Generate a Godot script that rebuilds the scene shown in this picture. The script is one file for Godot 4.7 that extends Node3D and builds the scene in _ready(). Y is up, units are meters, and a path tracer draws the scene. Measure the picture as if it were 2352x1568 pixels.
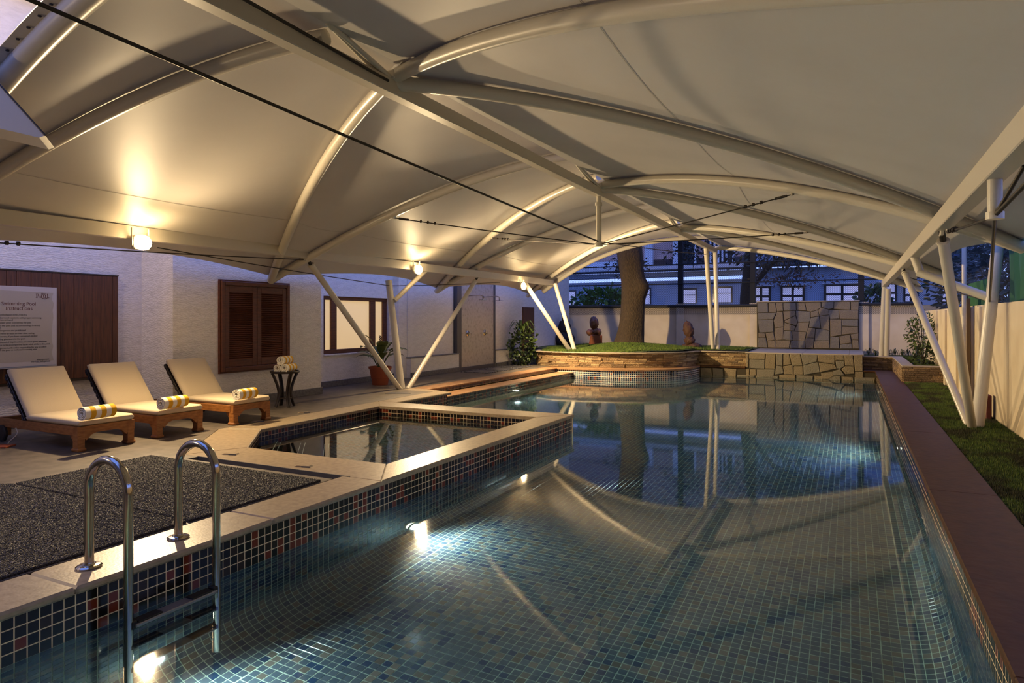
extends Node3D
# Indoor-outdoor hotel pool under a tensile canopy at dusk. x runs across the pool, -z along it, deck at y = 0.
const F := 1550.0      # focal length in pixels of the 2352 x 1568 frame
const U0 := 1176.0
const VX := 1955.0     # where lines along the pool meet
const HY := 732.0      # horizon row
const EYE := 1.25
const WATER := -0.245
const P := 0.052       # pitch of the mosaic
var fw := Vector3.ZERO
var rt := Vector3.ZERO
var used := {}
var M := {}
var rng := RandomNumberGenerator.new()

func ray(u: float, v: float) -> Vector3:
	return fw + rt * ((u - U0) / F) + Vector3.UP * ((HY - v) / F)
func on_y(u: float, v: float, y: float) -> Vector3:
	var d := ray(u, v)
	return Vector3(0, EYE, 0) + d * ((y - EYE) / d.y)
func on_x(u: float, v: float, x: float) -> Vector3:
	var d := ray(u, v)
	return Vector3(0, EYE, 0) + d * (x / d.x)
func on_z(u: float, v: float, z: float) -> Vector3:
	var d := ray(u, v)
	return Vector3(0, EYE, 0) + d * (z / d.z)
func depth_of(p: Vector3) -> float:
	return (p - Vector3(0, EYE, 0)).dot(fw)
func in_frame(p: Vector3) -> bool:
	var q := p - Vector3(0, EYE, 0)
	var z := q.dot(fw)
	if z < 0.3:
		return false
	var u := U0 + F * q.dot(rt) / z
	var v := HY - F * q.y / z
	return u > 0 and u < 2352 and v > 0 and v < 1568

class Geo:
	var v := PackedVector3Array()
	var n := PackedVector3Array()
	var c := PackedColorArray()
	var tint := Color.WHITE
	var tinted := false
	func tn(a: Vector3, b: Vector3, d: Vector3, na: Vector3, nb: Vector3, nd: Vector3) -> void:
		if (b - a).cross(d - a).dot(na + nb + nd) < 0.0:      # front faces follow the normals
			var w := b
			b = d
			d = w
			w = nb
			nb = nd
			nd = w
		v.append(a); v.append(d); v.append(b)
		n.append(na); n.append(nd); n.append(nb)
		if tinted:
			c.append(tint); c.append(tint); c.append(tint)
	func t(a: Vector3, b: Vector3, d: Vector3) -> void:
		var k := (b - a).cross(d - a).normalized()
		tn(a, b, d, k, k, k)
	func q(a: Vector3, b: Vector3, d: Vector3, e: Vector3) -> void:
		t(a, b, d)
		t(a, d, e)
	func qn(a: Vector3, b: Vector3, d: Vector3, e: Vector3, na: Vector3, nb: Vector3, nd: Vector3, ne: Vector3) -> void:
		tn(a, b, d, na, nb, nd)
		tn(a, d, e, na, nd, ne)
	func qo(a: Vector3, b: Vector3, d: Vector3, e: Vector3, out: Vector3) -> void:
		if (b - a).cross(d - a).dot(out) + (d - a).cross(e - a).dot(out) < 0.0:
			q(a, e, d, b)
		else:
			q(a, b, d, e)
	func to(a: Vector3, b: Vector3, d: Vector3, out: Vector3) -> void:
		if (b - a).cross(d - a).dot(out) < 0.0:
			t(a, d, b)
		else:
			t(a, b, d)
	func box(p: Vector3, s: Vector3, bas := Basis(), ch := 0.0) -> void:
		var h := s * 0.5
		ch = minf(ch, minf(h.x, minf(h.y, h.z)) * 0.9)
		for a in 3:
			var b := (a + 1) % 3
			var d := (a + 2) % 3
			for sa in [-1.0, 1.0]:
				var pts := []
				for k in [[-1.0, -1.0], [1.0, -1.0], [1.0, 1.0], [-1.0, 1.0]]:
					var w := Vector3.ZERO
					w[a] = sa * h[a]
					w[b] = k[0] * (h[b] - ch)
					w[d] = k[1] * (h[d] - ch)
					pts.append(p + bas * w)
				var out := Vector3.ZERO
				out[a] = sa
				qo(pts[0], pts[1], pts[2], pts[3], bas * out)
				if ch > 0.0:
					for sb in [-1.0, 1.0]:
						var e1 := []
						for sd in [-1.0, 1.0]:
							var w1 := Vector3.ZERO
							var w2 := Vector3.ZERO
							w1[a] = sa * h[a]; w1[b] = sb * (h[b] - ch); w1[d] = sd * (h[d] - ch)
							w2[a] = sa * (h[a] - ch); w2[b] = sb * h[b]; w2[d] = sd * (h[d] - ch)
							e1.append(p + bas * w1)
							e1.append(p + bas * w2)
						var o2 := Vector3.ZERO
						o2[a] = sa; o2[b] = sb
						qo(e1[0], e1[1], e1[3], e1[2], bas * o2)
		if ch > 0.0:
			for sx in [-1.0, 1.0]:
				for sy in [-1.0, 1.0]:
					for sz in [-1.0, 1.0]:
						to(p + bas * Vector3(sx * h.x, sy * (h.y - ch), sz * (h.z - ch)), p + bas * Vector3(sx * (h.x - ch), sy * h.y, sz * (h.z - ch)), p + bas * Vector3(sx * (h.x - ch), sy * (h.y - ch), sz * h.z), bas * Vector3(sx, sy, sz))
	func slab(lo: Vector3, hi: Vector3, ch := 0.0) -> void:
		box((lo + hi) * 0.5, (hi - lo).abs(), Basis(), ch)
	# a polygon in the xy plane of xf, standing out depth along its z, its front edge chamfered
	func prism(poly: PackedVector2Array, xf: Transform3D, depth: float, ch := 0.0, back := true) -> void:
		if Geometry2D.is_polygon_clockwise(poly):
			poly = poly.duplicate()
			poly.reverse()
		var top := poly
		if ch > 0.0:
			var ins := Geometry2D.offset_polygon(poly, -ch)
			if ins.size() == 1 and ins[0].size() == poly.size():
				top = ins[0]
				if Geometry2D.is_polygon_clockwise(top):
					top.reverse()
				var best := 0
				for i in top.size():
					if top[i].distance_to(poly[0]) < top[best].distance_to(poly[0]):
						best = i
				var turned := PackedVector2Array()
				for i in top.size():
					turned.append(top[(best + i) % top.size()])
				top = turned
			else:
				ch = 0.0
		var ix := Geometry2D.triangulate_polygon(top)
		var out := xf.basis.z
		for i in range(0, ix.size(), 3):
			to(xf * Vector3(top[ix[i]].x, top[ix[i]].y, depth), xf * Vector3(top[ix[i + 1]].x, top[ix[i + 1]].y, depth), xf * Vector3(top[ix[i + 2]].x, top[ix[i + 2]].y, depth), out)
		if back:
			ix = Geometry2D.triangulate_polygon(poly)
			for i in range(0, ix.size(), 3):
				to(xf * Vector3(poly[ix[i]].x, poly[ix[i]].y, 0), xf * Vector3(poly[ix[i + 1]].x, poly[ix[i + 1]].y, 0), xf * Vector3(poly[ix[i + 2]].x, poly[ix[i + 2]].y, 0), -out)
		for i in poly.size():
			var j := (i + 1) % poly.size()
			var e := poly[j] - poly[i]
			var o := xf.basis * Vector3(e.y, -e.x, 0)
			qo(xf * Vector3(poly[i].x, poly[i].y, 0), xf * Vector3(poly[j].x, poly[j].y, 0), xf * Vector3(poly[j].x, poly[j].y, depth - ch), xf * Vector3(poly[i].x, poly[i].y, depth - ch), o)
			if ch > 0.0:
				qo(xf * Vector3(poly[i].x, poly[i].y, depth - ch), xf * Vector3(poly[j].x, poly[j].y, depth - ch), xf * Vector3(top[j].x, top[j].y, depth), xf * Vector3(top[i].x, top[i].y, depth), o + out)
	func tube(pts: Array, r: Variant, sides := 12, caps := true) -> void:
		var m := pts.size()
		var rings := []
		var norms := []
		var up := Vector3.ZERO
		for i in m:
			var d: Vector3 = (pts[mini(i + 1, m - 1)] - pts[maxi(i - 1, 0)]).normalized()
			if i == 0:
				up = d.cross(Vector3(0.31, 0.9, 0.2)).normalized()
			else:
				up = (up - d * up.dot(d)).normalized()
			var side := d.cross(up)
			var rr: float = r[i] if r is Array else r
			var ring := PackedVector3Array()
			var nn := PackedVector3Array()
			for k in sides:
				var a := TAU * k / sides
				var o := up * cos(a) + side * sin(a)
				nn.append(o)
				ring.append(pts[i] + o * rr)
			rings.append(ring)
			norms.append(nn)
		for i in m - 1:
			for k in sides:
				var j := (k + 1) % sides
				qn(rings[i][k], rings[i][j], rings[i + 1][j], rings[i + 1][k], norms[i][k], norms[i][j], norms[i + 1][j], norms[i + 1][k])
		if caps:
			for e in [0, m - 1]:
				var out: Vector3 = (pts[0] - pts[1]) if e == 0 else (pts[m - 1] - pts[m - 2])
				for k in sides:
					to(pts[e], rings[e][k], rings[e][(k + 1) % sides], out)
	func lathe(prof: Array, sides: int, xf := Transform3D(), smooth := true) -> void:
		for i in prof.size() - 1:
			var a: Vector2 = prof[i]
			var b: Vector2 = prof[i + 1]
			var e := b - a
			if e.length() < 1e-6:
				continue
			var nn := Vector2(e.y, -e.x).normalized()
			for k in sides:
				var c1 := TAU * k / sides
				var c2 := TAU * (k + 1) / sides
				var d1 := Vector3(cos(c1), 0, sin(c1))
				var d2 := Vector3(cos(c2), 0, sin(c2))
				var p1 := xf * (d1 * a.x + Vector3.UP * a.y)
				var p2 := xf * (d2 * a.x + Vector3.UP * a.y)
				var p3 := xf * (d2 * b.x + Vector3.UP * b.y)
				var p4 := xf * (d1 * b.x + Vector3.UP * b.y)
				var n1 := xf.basis * (d1 * nn.x + Vector3.UP * nn.y)
				var n2 := xf.basis * (d2 * nn.x + Vector3.UP * nn.y)
				if a.x > 1e-5:
					tn(p1, p3, p2, n1, n2, n2)
				if b.x > 1e-5:
					tn(p1, p4, p3, n1, n1, n2)
	# a lumpy ball: radii along the axes of bas, its surface pushed by noise
	func ball(p: Vector3, s: Vector3, bas := Basis(), lump := 0.0, seed_ := 1, rows := 14, freq := 1.6) -> void:
		var fn := FastNoiseLite.new()
		fn.seed = seed_
		fn.frequency = freq
		var g := []
		for i in rows + 1:
			var row := []
			for k in rows * 2:
				var a := PI * i / rows
				var b := PI * k / rows
				var d := Vector3(sin(a) * cos(b), cos(a), sin(a) * sin(b))
				row.append(p + bas * (d * s * (1.0 + lump * fn.get_noise_3dv(d * 1.3))))
			g.append(row)
		grid_smooth(g, true, p)
	func grid_smooth(g: Array, wrap: bool, centre := Vector3.INF) -> void:
		var r := g.size()
		var w: int = g[0].size()
		var nn := []
		for i in r:
			var row := []
			for k in w:
				var k1 := (k + 1) % w if wrap else mini(k + 1, w - 1)
				var k0 := (k + w - 1) % w if wrap else maxi(k - 1, 0)
				var du: Vector3 = g[i][k1] - g[i][k0]
				var dv: Vector3 = g[mini(i + 1, r - 1)][k] - g[maxi(i - 1, 0)][k]
				var o := du.cross(dv)
				if o.length() < 1e-9:
					o = g[i][k] - centre if centre != Vector3.INF else Vector3.UP
				o = o.normalized()
				if centre != Vector3.INF and o.dot(g[i][k] - centre) < 0.0:
					o = -o
				row.append(o)
			nn.append(row)
		for i in r - 1:
			for k in (w if wrap else w - 1):
				var j := (k + 1) % w
				var a: Vector3 = g[i][k]
				var b: Vector3 = g[i][j]
				var d: Vector3 = g[i + 1][j]
				var e: Vector3 = g[i + 1][k]
				var face := (b - a).cross(e - a) + (e - d).cross(b - d)
				if face.dot(nn[i][k] + nn[i + 1][j]) >= 0.0:
					qn(a, b, d, e, nn[i][k], nn[i][j], nn[i + 1][j], nn[i + 1][k])
				else:
					qn(a, e, d, b, nn[i][k], nn[i + 1][k], nn[i + 1][j], nn[i][j])
	func mesh(mat: Material) -> ArrayMesh:
		var arr := []
		arr.resize(Mesh.ARRAY_MAX)
		arr[Mesh.ARRAY_VERTEX] = v
		arr[Mesh.ARRAY_NORMAL] = n
		if tinted:
			arr[Mesh.ARRAY_COLOR] = c
		var am := ArrayMesh.new()
		am.add_surface_from_arrays(Mesh.PRIMITIVE_TRIANGLES, arr)
		am.surface_set_material(0, mat)
		return am

# ---------------------------------------------------------------- naming and tagging
func numbered(called: String) -> String:
	var k: int = used.get(called, 0)
	used[called] = k + 1
	return called if k == 0 else "%s_%03d" % [called, k]
func tag(o: Node, label: String, category: String, group := "", kind := "") -> Node:
	o.set_meta("label", label)
	o.set_meta("category", category)
	if group:
		o.set_meta("group", group)
	if kind:
		o.set_meta("kind", kind)
	return o
func thing(called: String, label: String, category: String, at := Vector3.ZERO, turn := 0.0, group := "", kind := "") -> Node3D:
	var o := Node3D.new()
	o.name = numbered(called)
	add_child(o)
	o.position = at
	o.rotation.y = turn
	tag(o, label, category, group, kind)
	return o
func part(called: String, g: Geo, mat: Material, parent: Node3D, label := "") -> MeshInstance3D:
	var o := MeshInstance3D.new()
	o.name = called
	o.mesh = g.mesh(mat)
	parent.add_child(o, true)
	if label:
		o.set_meta("label", label)
	return o
func mpart(called: String, mesh: Mesh, xf: Transform3D, parent: Node3D, mat: Material = null) -> MeshInstance3D:
	var o := MeshInstance3D.new()
	o.name = called
	o.mesh = mesh
	if mat:
		o.material_override = mat
	parent.add_child(o, true)
	o.transform = xf
	return o
func struct(called: String, g: Geo, mat: Material, label: String, category: String) -> MeshInstance3D:
	var o := MeshInstance3D.new()
	o.name = numbered(called)
	o.mesh = g.mesh(mat)
	add_child(o)
	tag(o, label, category, "", "structure")
	return o
func copy(o: Node3D, base: String, at: Vector3, turn: float, label: String) -> Node3D:
	var r: Node3D = o.duplicate()
	r.name = numbered(base)
	add_child(r)
	r.position = at
	r.rotation.y = turn
	r.set_meta("label", label)
	return r
func many(called: String, mesh: Mesh, xfs: Array, cols: Array, mat: Material, parent: Node) -> MultiMeshInstance3D:
	var mm := MultiMesh.new()
	mm.transform_format = MultiMesh.TRANSFORM_3D
	mm.use_colors = cols.size() > 0
	mm.mesh = mesh
	mm.instance_count = xfs.size()
	for i in xfs.size():
		mm.set_instance_transform(i, xfs[i])
	if cols.size() > 0:
		for i in cols.size():
			mm.set_instance_color(i, cols[i])
	var o := MultiMeshInstance3D.new()
	o.name = called
	o.multimesh = mm
	o.material_override = mat
	o.set_meta("kind", "stuff")
	parent.add_child(o, true)
	return o

# ---------------------------------------------------------------- materials
func noise_img(freq: float, oct: int, size: int, seed_: int, kind := FastNoiseLite.TYPE_SIMPLEX_SMOOTH) -> PackedByteArray:
	var fn := FastNoiseLite.new()
	fn.noise_type = kind
	fn.seed = seed_
	fn.frequency = freq
	fn.fractal_octaves = oct
	if oct <= 1:
		fn.fractal_type = FastNoiseLite.FRACTAL_NONE
	var im := fn.get_seamless_image(size, size)
	im.convert(Image.FORMAT_L8)
	return im.get_data()
func tex_ramp(freq: float, oct: int, cols: Array, size := 256, seed_ := 1, kind := FastNoiseLite.TYPE_SIMPLEX_SMOOTH) -> ImageTexture:
	var d := noise_img(freq, oct, size, seed_, kind)
	var lut := PackedByteArray()
	for i in 256:
		var f := i / 255.0 * (cols.size() - 1)
		var k := mini(int(f), cols.size() - 2)
		var cc: Color = cols[k].lerp(cols[k + 1], f - k)
		lut.append(int(cc.r * 255)); lut.append(int(cc.g * 255)); lut.append(int(cc.b * 255))
	var out := PackedByteArray()
	out.resize(size * size * 3)
	for i in size * size:
		var b := d[i] * 3
		out[i * 3] = lut[b]; out[i * 3 + 1] = lut[b + 1]; out[i * 3 + 2] = lut[b + 2]
	return ImageTexture.create_from_image(Image.create_from_data(size, size, false, Image.FORMAT_RGB8, out))
func tex_grey(freq: float, oct: int, size := 256, seed_ := 1, kind := FastNoiseLite.TYPE_SIMPLEX_SMOOTH) -> ImageTexture:
	return ImageTexture.create_from_image(Image.create_from_data(size, size, false, Image.FORMAT_L8, noise_img(freq, oct, size, seed_, kind)))
func mat(called: String, col: Color, rough := 0.8, metal := 0.0, spec := 0.5) -> StandardMaterial3D:
	var m := StandardMaterial3D.new()
	m.resource_name = called
	m.albedo_color = col
	m.roughness = rough
	m.metallic = metal
	m.metallic_specular = spec
	M[called] = m
	return m
func textured(m: StandardMaterial3D, tex: Texture2D, scale: Vector3, bump: Texture2D = null, cm := 0.0, world := true) -> StandardMaterial3D:
	m.albedo_texture = tex
	m.uv1_triplanar = true
	m.uv1_world_triplanar = world
	m.uv1_scale = scale
	if bump:
		m.heightmap_enabled = true
		m.heightmap_texture = bump
		m.heightmap_scale = cm
	return m
func rgb(h: String) -> Color:
	return Color(h)
func lin(h: String) -> Color:
	return Color(h).srgb_to_linear()

func _ready() -> void:
	rng.seed = 77
	var yaw := atan((VX - U0) / F)
	fw = Vector3(-sin(yaw), 0, -cos(yaw))
	rt = Vector3(cos(yaw), 0, -sin(yaw))
	var cam := Camera3D.new()
	cam.name = "camera"
	add_child(cam)
	cam.position = Vector3(0, EYE, 0)
	cam.rotation.y = yaw
	cam.set_frustum(2.0 * 0.05 * 784.0 / F, Vector2(0, -0.05 * (784.0 - HY) / F), 0.05, 200.0)
	cam.current = true
	var we := WorldEnvironment.new()
	we.name = "environment"
	add_child(we)
	var env := Environment.new()
	we.environment = env
	env.tonemap_mode = Environment.TONE_MAPPER_LINEAR
	env.tonemap_exposure = 3.5
	env.sdfgi_enabled = true
	env.ssao_enabled = true
	env.ssil_enabled = true
	env.background_mode = Environment.BG_SKY
	env.sky = Sky.new()
	var sky := ProceduralSkyMaterial.new()          # dusk, a while after sunset
	sky.sky_top_color = Color(0.32, 0.42, 0.74)
	sky.sky_horizon_color = Color(0.48, 0.56, 0.82)
	sky.ground_bottom_color = Color(0.05, 0.06, 0.09)
	sky.ground_horizon_color = Color(0.16, 0.20, 0.32)
	sky.energy_multiplier = 1.0
	env.sky.sky_material = sky
	make_materials()
	build_pool()
	build_deck()
	build_water()
	build_building()
	build_garden_walls()
	build_canopy()
	build_lamps()
	build_loungers()
	build_ladder()
	build_furniture()
	build_planters()
	build_background()

func make_materials() -> void:
	var plaster_bump := tex_grey(0.05, 4, 256, 5)
	var grain := tex_grey(0.25, 2, 256, 9)
	textured(mat("deck", Color.WHITE, 0.5), tex_ramp(0.02, 5, [rgb("494239"), rgb("5e554a"), rgb("6b6156")], 512, 3), Vector3.ONE * 0.5, grain, 0.06)
	textured(mat("coping", Color.WHITE, 0.36), tex_ramp(0.035, 5, [rgb("7f705a"), rgb("94836b"), rgb("a4937a")], 512, 4), Vector3.ONE * 0.9, grain, 0.05)
	textured(mat("coping_brown", Color.WHITE, 0.5, 0.0, 0.35), tex_ramp(0.03, 4, [rgb("38210a"), rgb("472a0d"), rgb("503213")], 256, 6), Vector3.ONE * 0.8, tex_grey(0.06, 3, 256, 31), 0.15)
	textured(mat("coping_rust", Color.WHITE, 0.35), tex_ramp(0.03, 4, [rgb("7a5a3e"), rgb("94704e"), rgb("a58260")], 256, 7), Vector3.ONE * 0.9, grain, 0.05)
	textured(mat("mat_rubber", Color.WHITE, 0.85), tex_ramp(0.11, 2, [rgb("030303"), rgb("0a0909"), rgb("26221f"), rgb("4a443e"), rgb("8d857a")], 512, 8), Vector3.ONE * 2.0, tex_grey(0.11, 2, 512, 8), 0.8)
	textured(mat("plaster", Color.WHITE, 0.85), tex_ramp(0.01, 3, [rgb("d3ccc0"), rgb("ded7cb"), rgb("e3dcd1")], 256, 10), Vector3(1.3, 4.5, 1.3), plaster_bump, 0.5)
	textured(mat("cream", Color.WHITE, 0.8), tex_ramp(0.012, 4, [rgb("bfae90"), rgb("cdbd9f"), rgb("d4c6aa")], 256, 11), Vector3.ONE * 0.4, grain, 0.08)
	textured(mat("skirting", Color.WHITE, 0.45), tex_ramp(0.06, 4, [rgb("4b4a49"), rgb("626160"), rgb("6f6e6d")], 256, 12), Vector3.ONE * 1.2)
	textured(mat("marble", Color.WHITE, 0.3), tex_ramp(0.02, 6, [rgb("8f8578"), rgb("aaa093"), rgb("b6ada1"), rgb("9c9184")], 512, 13), Vector3.ONE * 0.8)
	mat("granite_dark", rgb("4d4c50"), 0.4)
	textured(mat("wood_board", Color.WHITE, 0.55), tex_ramp(0.03, 5, [rgb("3c2214"), rgb("57321c"), rgb("683d23")], 256, 14), Vector3(4, 0.35, 4))
	textured(mat("wood_shutter", Color.WHITE, 0.5), tex_ramp(0.03, 5, [rgb("40200f"), rgb("582d17"), rgb("66351c")], 256, 15), Vector3(0.5, 3, 0.5))
	textured(mat("wood_teak", Color.WHITE, 0.42), tex_ramp(0.03, 5, [rgb("7c4a1e"), rgb("96602c"), rgb("a9703a")], 256, 16), Vector3(1.2, 5, 1.2))
	mat("wood_dark", rgb("2a211a"), 0.4)
	textured(mat("cushion", Color.WHITE, 0.75), tex_ramp(0.3, 2, [rgb("bba98a"), rgb("c6b595"), rgb("cebd9f")], 256, 17), Vector3.ONE * 2.5)
	mat("steel_white", rgb("c6bfb0"), 0.3)
	mat("beam_white", rgb("beb6a6"), 0.4)
	mat("cable", rgb("3a3530"), 0.5, 0.6)
	mat("chrome", rgb("b9b2a6"), 0.12, 1.0)
	mat("black_plastic", rgb("0c0c0d"), 0.45)
	mat("rung", rgb("8d8c8a"), 0.3, 0.6)
	textured(mat("membrane", Color.WHITE, 0.5, 0.0, 0.4), tex_ramp(0.01, 4, [rgb("bab5ae"), rgb("c0bbb4"), rgb("c5c0b9")], 256, 18), Vector3.ONE * 0.25)
	M.membrane.backlight_enabled = true
	M.membrane.backlight = Color(0.12, 0.12, 0.12)
	mat("grout_warm", rgb("dcc49c"), 0.7)
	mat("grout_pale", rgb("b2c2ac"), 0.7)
	mat("grout_white", rgb("dcd2c2"), 0.7)
	var tm := mat("tile", Color.WHITE, 0.14)
	tm.vertex_color_use_as_albedo = true
	var w := mat("water", Color(0.60, 0.78, 0.86, 0.0), 0.04)
	w.transparency = BaseMaterial3D.TRANSPARENCY_ALPHA
	w.refraction_enabled = true
	w.refraction_scale = 0.0333
	w.uv1_triplanar = true
	w.uv1_world_triplanar = true
	w.uv1_scale = Vector3.ONE * 0.55
	w.heightmap_enabled = true
	w.heightmap_texture = tex_grey(0.03, 3, 512, 40)
	w.heightmap_scale = 0.006
	mat("grain", Color.WHITE, 0.6)
	M.grain.vertex_color_use_as_albedo = true
	mat("pool_lens", Color.WHITE, 0.3)
	M.pool_lens.emission_enabled = true
	M.pool_lens.emission = Color(1.0, 0.93, 0.78)
	M.pool_lens.emission_energy_multiplier = 14.0
	mat("flood_lens", Color.WHITE, 0.3)
	M.flood_lens.emission_enabled = true
	M.flood_lens.emission = Color(1.0, 0.86, 0.62)
	M.flood_lens.emission_energy_multiplier = 40.0
	textured(mat("granite_stone", Color.WHITE, 0.85), tex_ramp(0.12, 3, [rgb("6d5f47"), rgb("8e7e61"), rgb("a3926f")], 256, 19), Vector3.ONE * 2.2, tex_grey(0.09, 4, 256, 20), 2.2)
	textured(mat("granite_grey", Color.WHITE, 0.85), tex_ramp(0.12, 3, [rgb("686050"), rgb("847b68"), rgb("979078")], 256, 21), Vector3.ONE * 2.2, M.granite_stone.heightmap_texture, 2.2)
	mat("joint_dark", rgb("38301f"), 0.9)
	textured(mat("ledge_stone", Color.WHITE, 0.85), tex_ramp(0.1, 3, [rgb("6b5235"), rgb("8d7350"), rgb("a88c64")], 256, 22), Vector3.ONE * 2.0, M.granite_stone.heightmap_texture, 1.5)
	textured(mat("ledge_stone_dark", Color.WHITE, 0.85), tex_ramp(0.1, 3, [rgb("54422e"), rgb("715b40"), rgb("836b4c")], 256, 23), Vector3.ONE * 2.0, M.granite_stone.heightmap_texture, 1.5)
	textured(mat("ledge_stone_pale", Color.WHITE, 0.85), tex_ramp(0.1, 3, [rgb("85704e"), rgb("a48b63"), rgb("b8a179")], 256, 24), Vector3.ONE * 2.0, M.granite_stone.heightmap_texture, 1.5)
	mat("cap_pale", rgb("a3957e"), 0.5)
	textured(mat("soil_grass", Color.WHITE, 0.95), tex_ramp(0.05, 4, [rgb("1f2a0c"), rgb("2f3f12"), rgb("3d4f18")], 256, 25), Vector3.ONE * 0.8)
	var gm := mat("blade", Color.WHITE, 0.7)
	gm.vertex_color_use_as_albedo = true
	gm.backlight_enabled = true
	gm.backlight = Color(0.2, 0.2, 0.2)
	textured(mat("bark", Color.WHITE, 0.9), tex_ramp(0.06, 4, [rgb("1c140c"), rgb("35281a"), rgb("4a3a26")], 256, 26), Vector3(3, 0.7, 3), tex_grey(0.06, 4, 256, 27), 3.0)
	mat("black_post", rgb("1c1a17"), 0.7)
	mat("paper", rgb("b9b2ac"), 0.6)
	mat("ink_red", rgb("5a241c"), 0.7)
	mat("ink_dark", rgb("2b2a30"), 0.7)
	mat("terracotta", rgb("9a4a26"), 0.65)
	mat("soil", rgb("2a1d12"), 0.95)
	mat("towel_yellow", rgb("e0a81a"), 0.9)
	mat("towel_white", rgb("ece3cf"), 0.9)
	var lm := mat("leaf", Color.WHITE, 0.45)
	lm.vertex_color_use_as_albedo = true
	lm.backlight_enabled = true
	lm.backlight = Color(0.25, 0.25, 0.25)

# ---------------------------------------------------------------- pool, mosaic and deck
var tile_mesh: ArrayMesh
var tile_inks := []      # linear colours of the mosaic
var tile_mats := []

func make_tile() -> void:
	var g := Geo.new()
	var h := (P - 0.0042) * 0.5
	var b := 0.0008
	var z := 0.0009
	var o := [Vector3(-h, -h, 0), Vector3(h, -h, 0), Vector3(h, h, 0), Vector3(-h, h, 0)]
	var i := [Vector3(-h + b, -h + b, z), Vector3(h - b, -h + b, z), Vector3(h - b, h - b, z), Vector3(-h + b, h - b, z)]
	g.q(i[0], i[1], i[2], i[3])
	for k in 4:
		var j := (k + 1) % 4
		g.q(o[k], o[j], i[j], i[k])
	tile_mesh = g.mesh(M.tile)
	# tiles above the water: black, brown black, dark brown, brick red; below, water tint painted in: navy, deep blue, slate, brown grey, blue grey
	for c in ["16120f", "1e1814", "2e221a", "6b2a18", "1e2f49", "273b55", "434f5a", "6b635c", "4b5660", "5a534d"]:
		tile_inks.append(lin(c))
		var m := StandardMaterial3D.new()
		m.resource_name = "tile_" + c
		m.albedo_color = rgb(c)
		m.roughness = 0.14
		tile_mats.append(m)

func ink_band() -> int:
	var r := rng.randf()
	return 0 if r < 0.4 else 1 if r < 0.7 else 2 if r < 0.83 else 3
func ink_wall() -> int:
	var r := rng.randf()
	return 4 if r < 0.3 else 5 if r < 0.6 else 6 if r < 0.75 else 7 if r < 0.88 else 8
func ink_floor() -> int:
	var r := rng.randf()
	return 6 if r < 0.38 else 8 if r < 0.65 else 5 if r < 0.78 else 7 if r < 0.92 else 9

func set_tiles(parent: Node3D, xfs: Array, ids: Array, singly: int) -> void:
	var order := []
	for i in xfs.size():
		var o: Vector3 = xfs[i].origin
		order.append([depth_of(o) if in_frame(o) else 999.0, i])
	order.sort_custom(func(a, b): return a[0] < b[0])
	var rest := []
	var cols := []
	for k in order.size():
		var i: int = order[k][1]
		if k < singly and order[k][0] < 900.0:
			mpart("tile", tile_mesh, xfs[i], parent, tile_mats[ids[i]])
		else:
			rest.append(xfs[i])
			cols.append(tile_inks[ids[i]])
	if rest.size() > 0:
		many("tiles", tile_mesh, rest, cols, M.tile, parent)

# profile of a pool wall: straight down from y = -0.04, then a cove into the floor
const ROWS := 16
const COVE := 0.33
func wall_profile(s: float) -> Array:        # [inward, y, tilt]
	var straight := ROWS * P
	if s <= straight:
		return [0.0, -0.04 - s, 0.0]
	var a := minf((s - straight) / COVE, PI / 2)
	return [COVE * (1.0 - cos(a)), -0.04 - straight - COVE * sin(a), a]

func cove_wall(called: String, label: String, a: Vector3, b: Vector3, inward: Vector3, singly: int) -> void:
	var along := (b - a).normalized()
	var length := a.distance_to(b)
	var g := Geo.new()
	var ss := [0.0, ROWS * P]
	for k in 30:
		ss.append(ROWS * P + COVE * PI / 2 * (k + 1) / 30.0)
	for k in ss.size() - 1:
		var p := wall_profile(ss[k])
		var q := wall_profile(ss[k + 1])
		var lo: Vector3 = Vector3.UP * p[1] + inward * p[0]
		var hi: Vector3 = Vector3.UP * q[1] + inward * q[0]
		var na := inward * cos(p[2]) + Vector3.UP * sin(p[2])
		var nb := inward * cos(q[2]) + Vector3.UP * sin(q[2])
		var c1 := a + lo
		var c2 := b + lo
		var c3 := b + hi
		var c4 := a + hi
		if (c2 - c1).cross(c3 - c1).dot(na) > 0:
			g.qn(c1, c2, c3, c4, na, na, nb, nb)
		else:
			g.qn(c1, c4, c3, c2, na, nb, nb, na)
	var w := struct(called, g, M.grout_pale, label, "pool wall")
	# sandy grout above the water; the pale grout below has water tint painted in
	var gb := Geo.new()
	var y0 := -0.04
	var y1 := -0.04 - 4 * P
	var off := inward * 0.0008
	gb.qo(a + off + Vector3.UP * y0, b + off + Vector3.UP * y0, b + off + Vector3.UP * y1, a + off + Vector3.UP * y1, inward)
	part("grout_band", gb, M.grout_warm, w)
	var xfs := []
	var ids := []
	var n := int(length / P)
	var total := ROWS + roundi(COVE * PI / 2 / P)
	for r in total:
		var pr := wall_profile((r + 0.5) * P)
		var nn: Vector3 = inward * cos(pr[2]) + Vector3.UP * sin(pr[2])
		var up := nn.cross(along).normalized()
		var xax := up.cross(nn).normalized()
		for k in n:
			var o: Vector3 = a + along * ((k + 0.5) * P + rng.randf_range(-0.0005, 0.0005)) + inward * pr[0] + Vector3.UP * pr[1] + nn * (0.0003 if r < 4 else 0.0011)
			xfs.append(Transform3D(Basis(xax, up, nn), o))
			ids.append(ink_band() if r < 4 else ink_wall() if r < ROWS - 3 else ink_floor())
	set_tiles(w, xfs, ids, singly)

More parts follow.
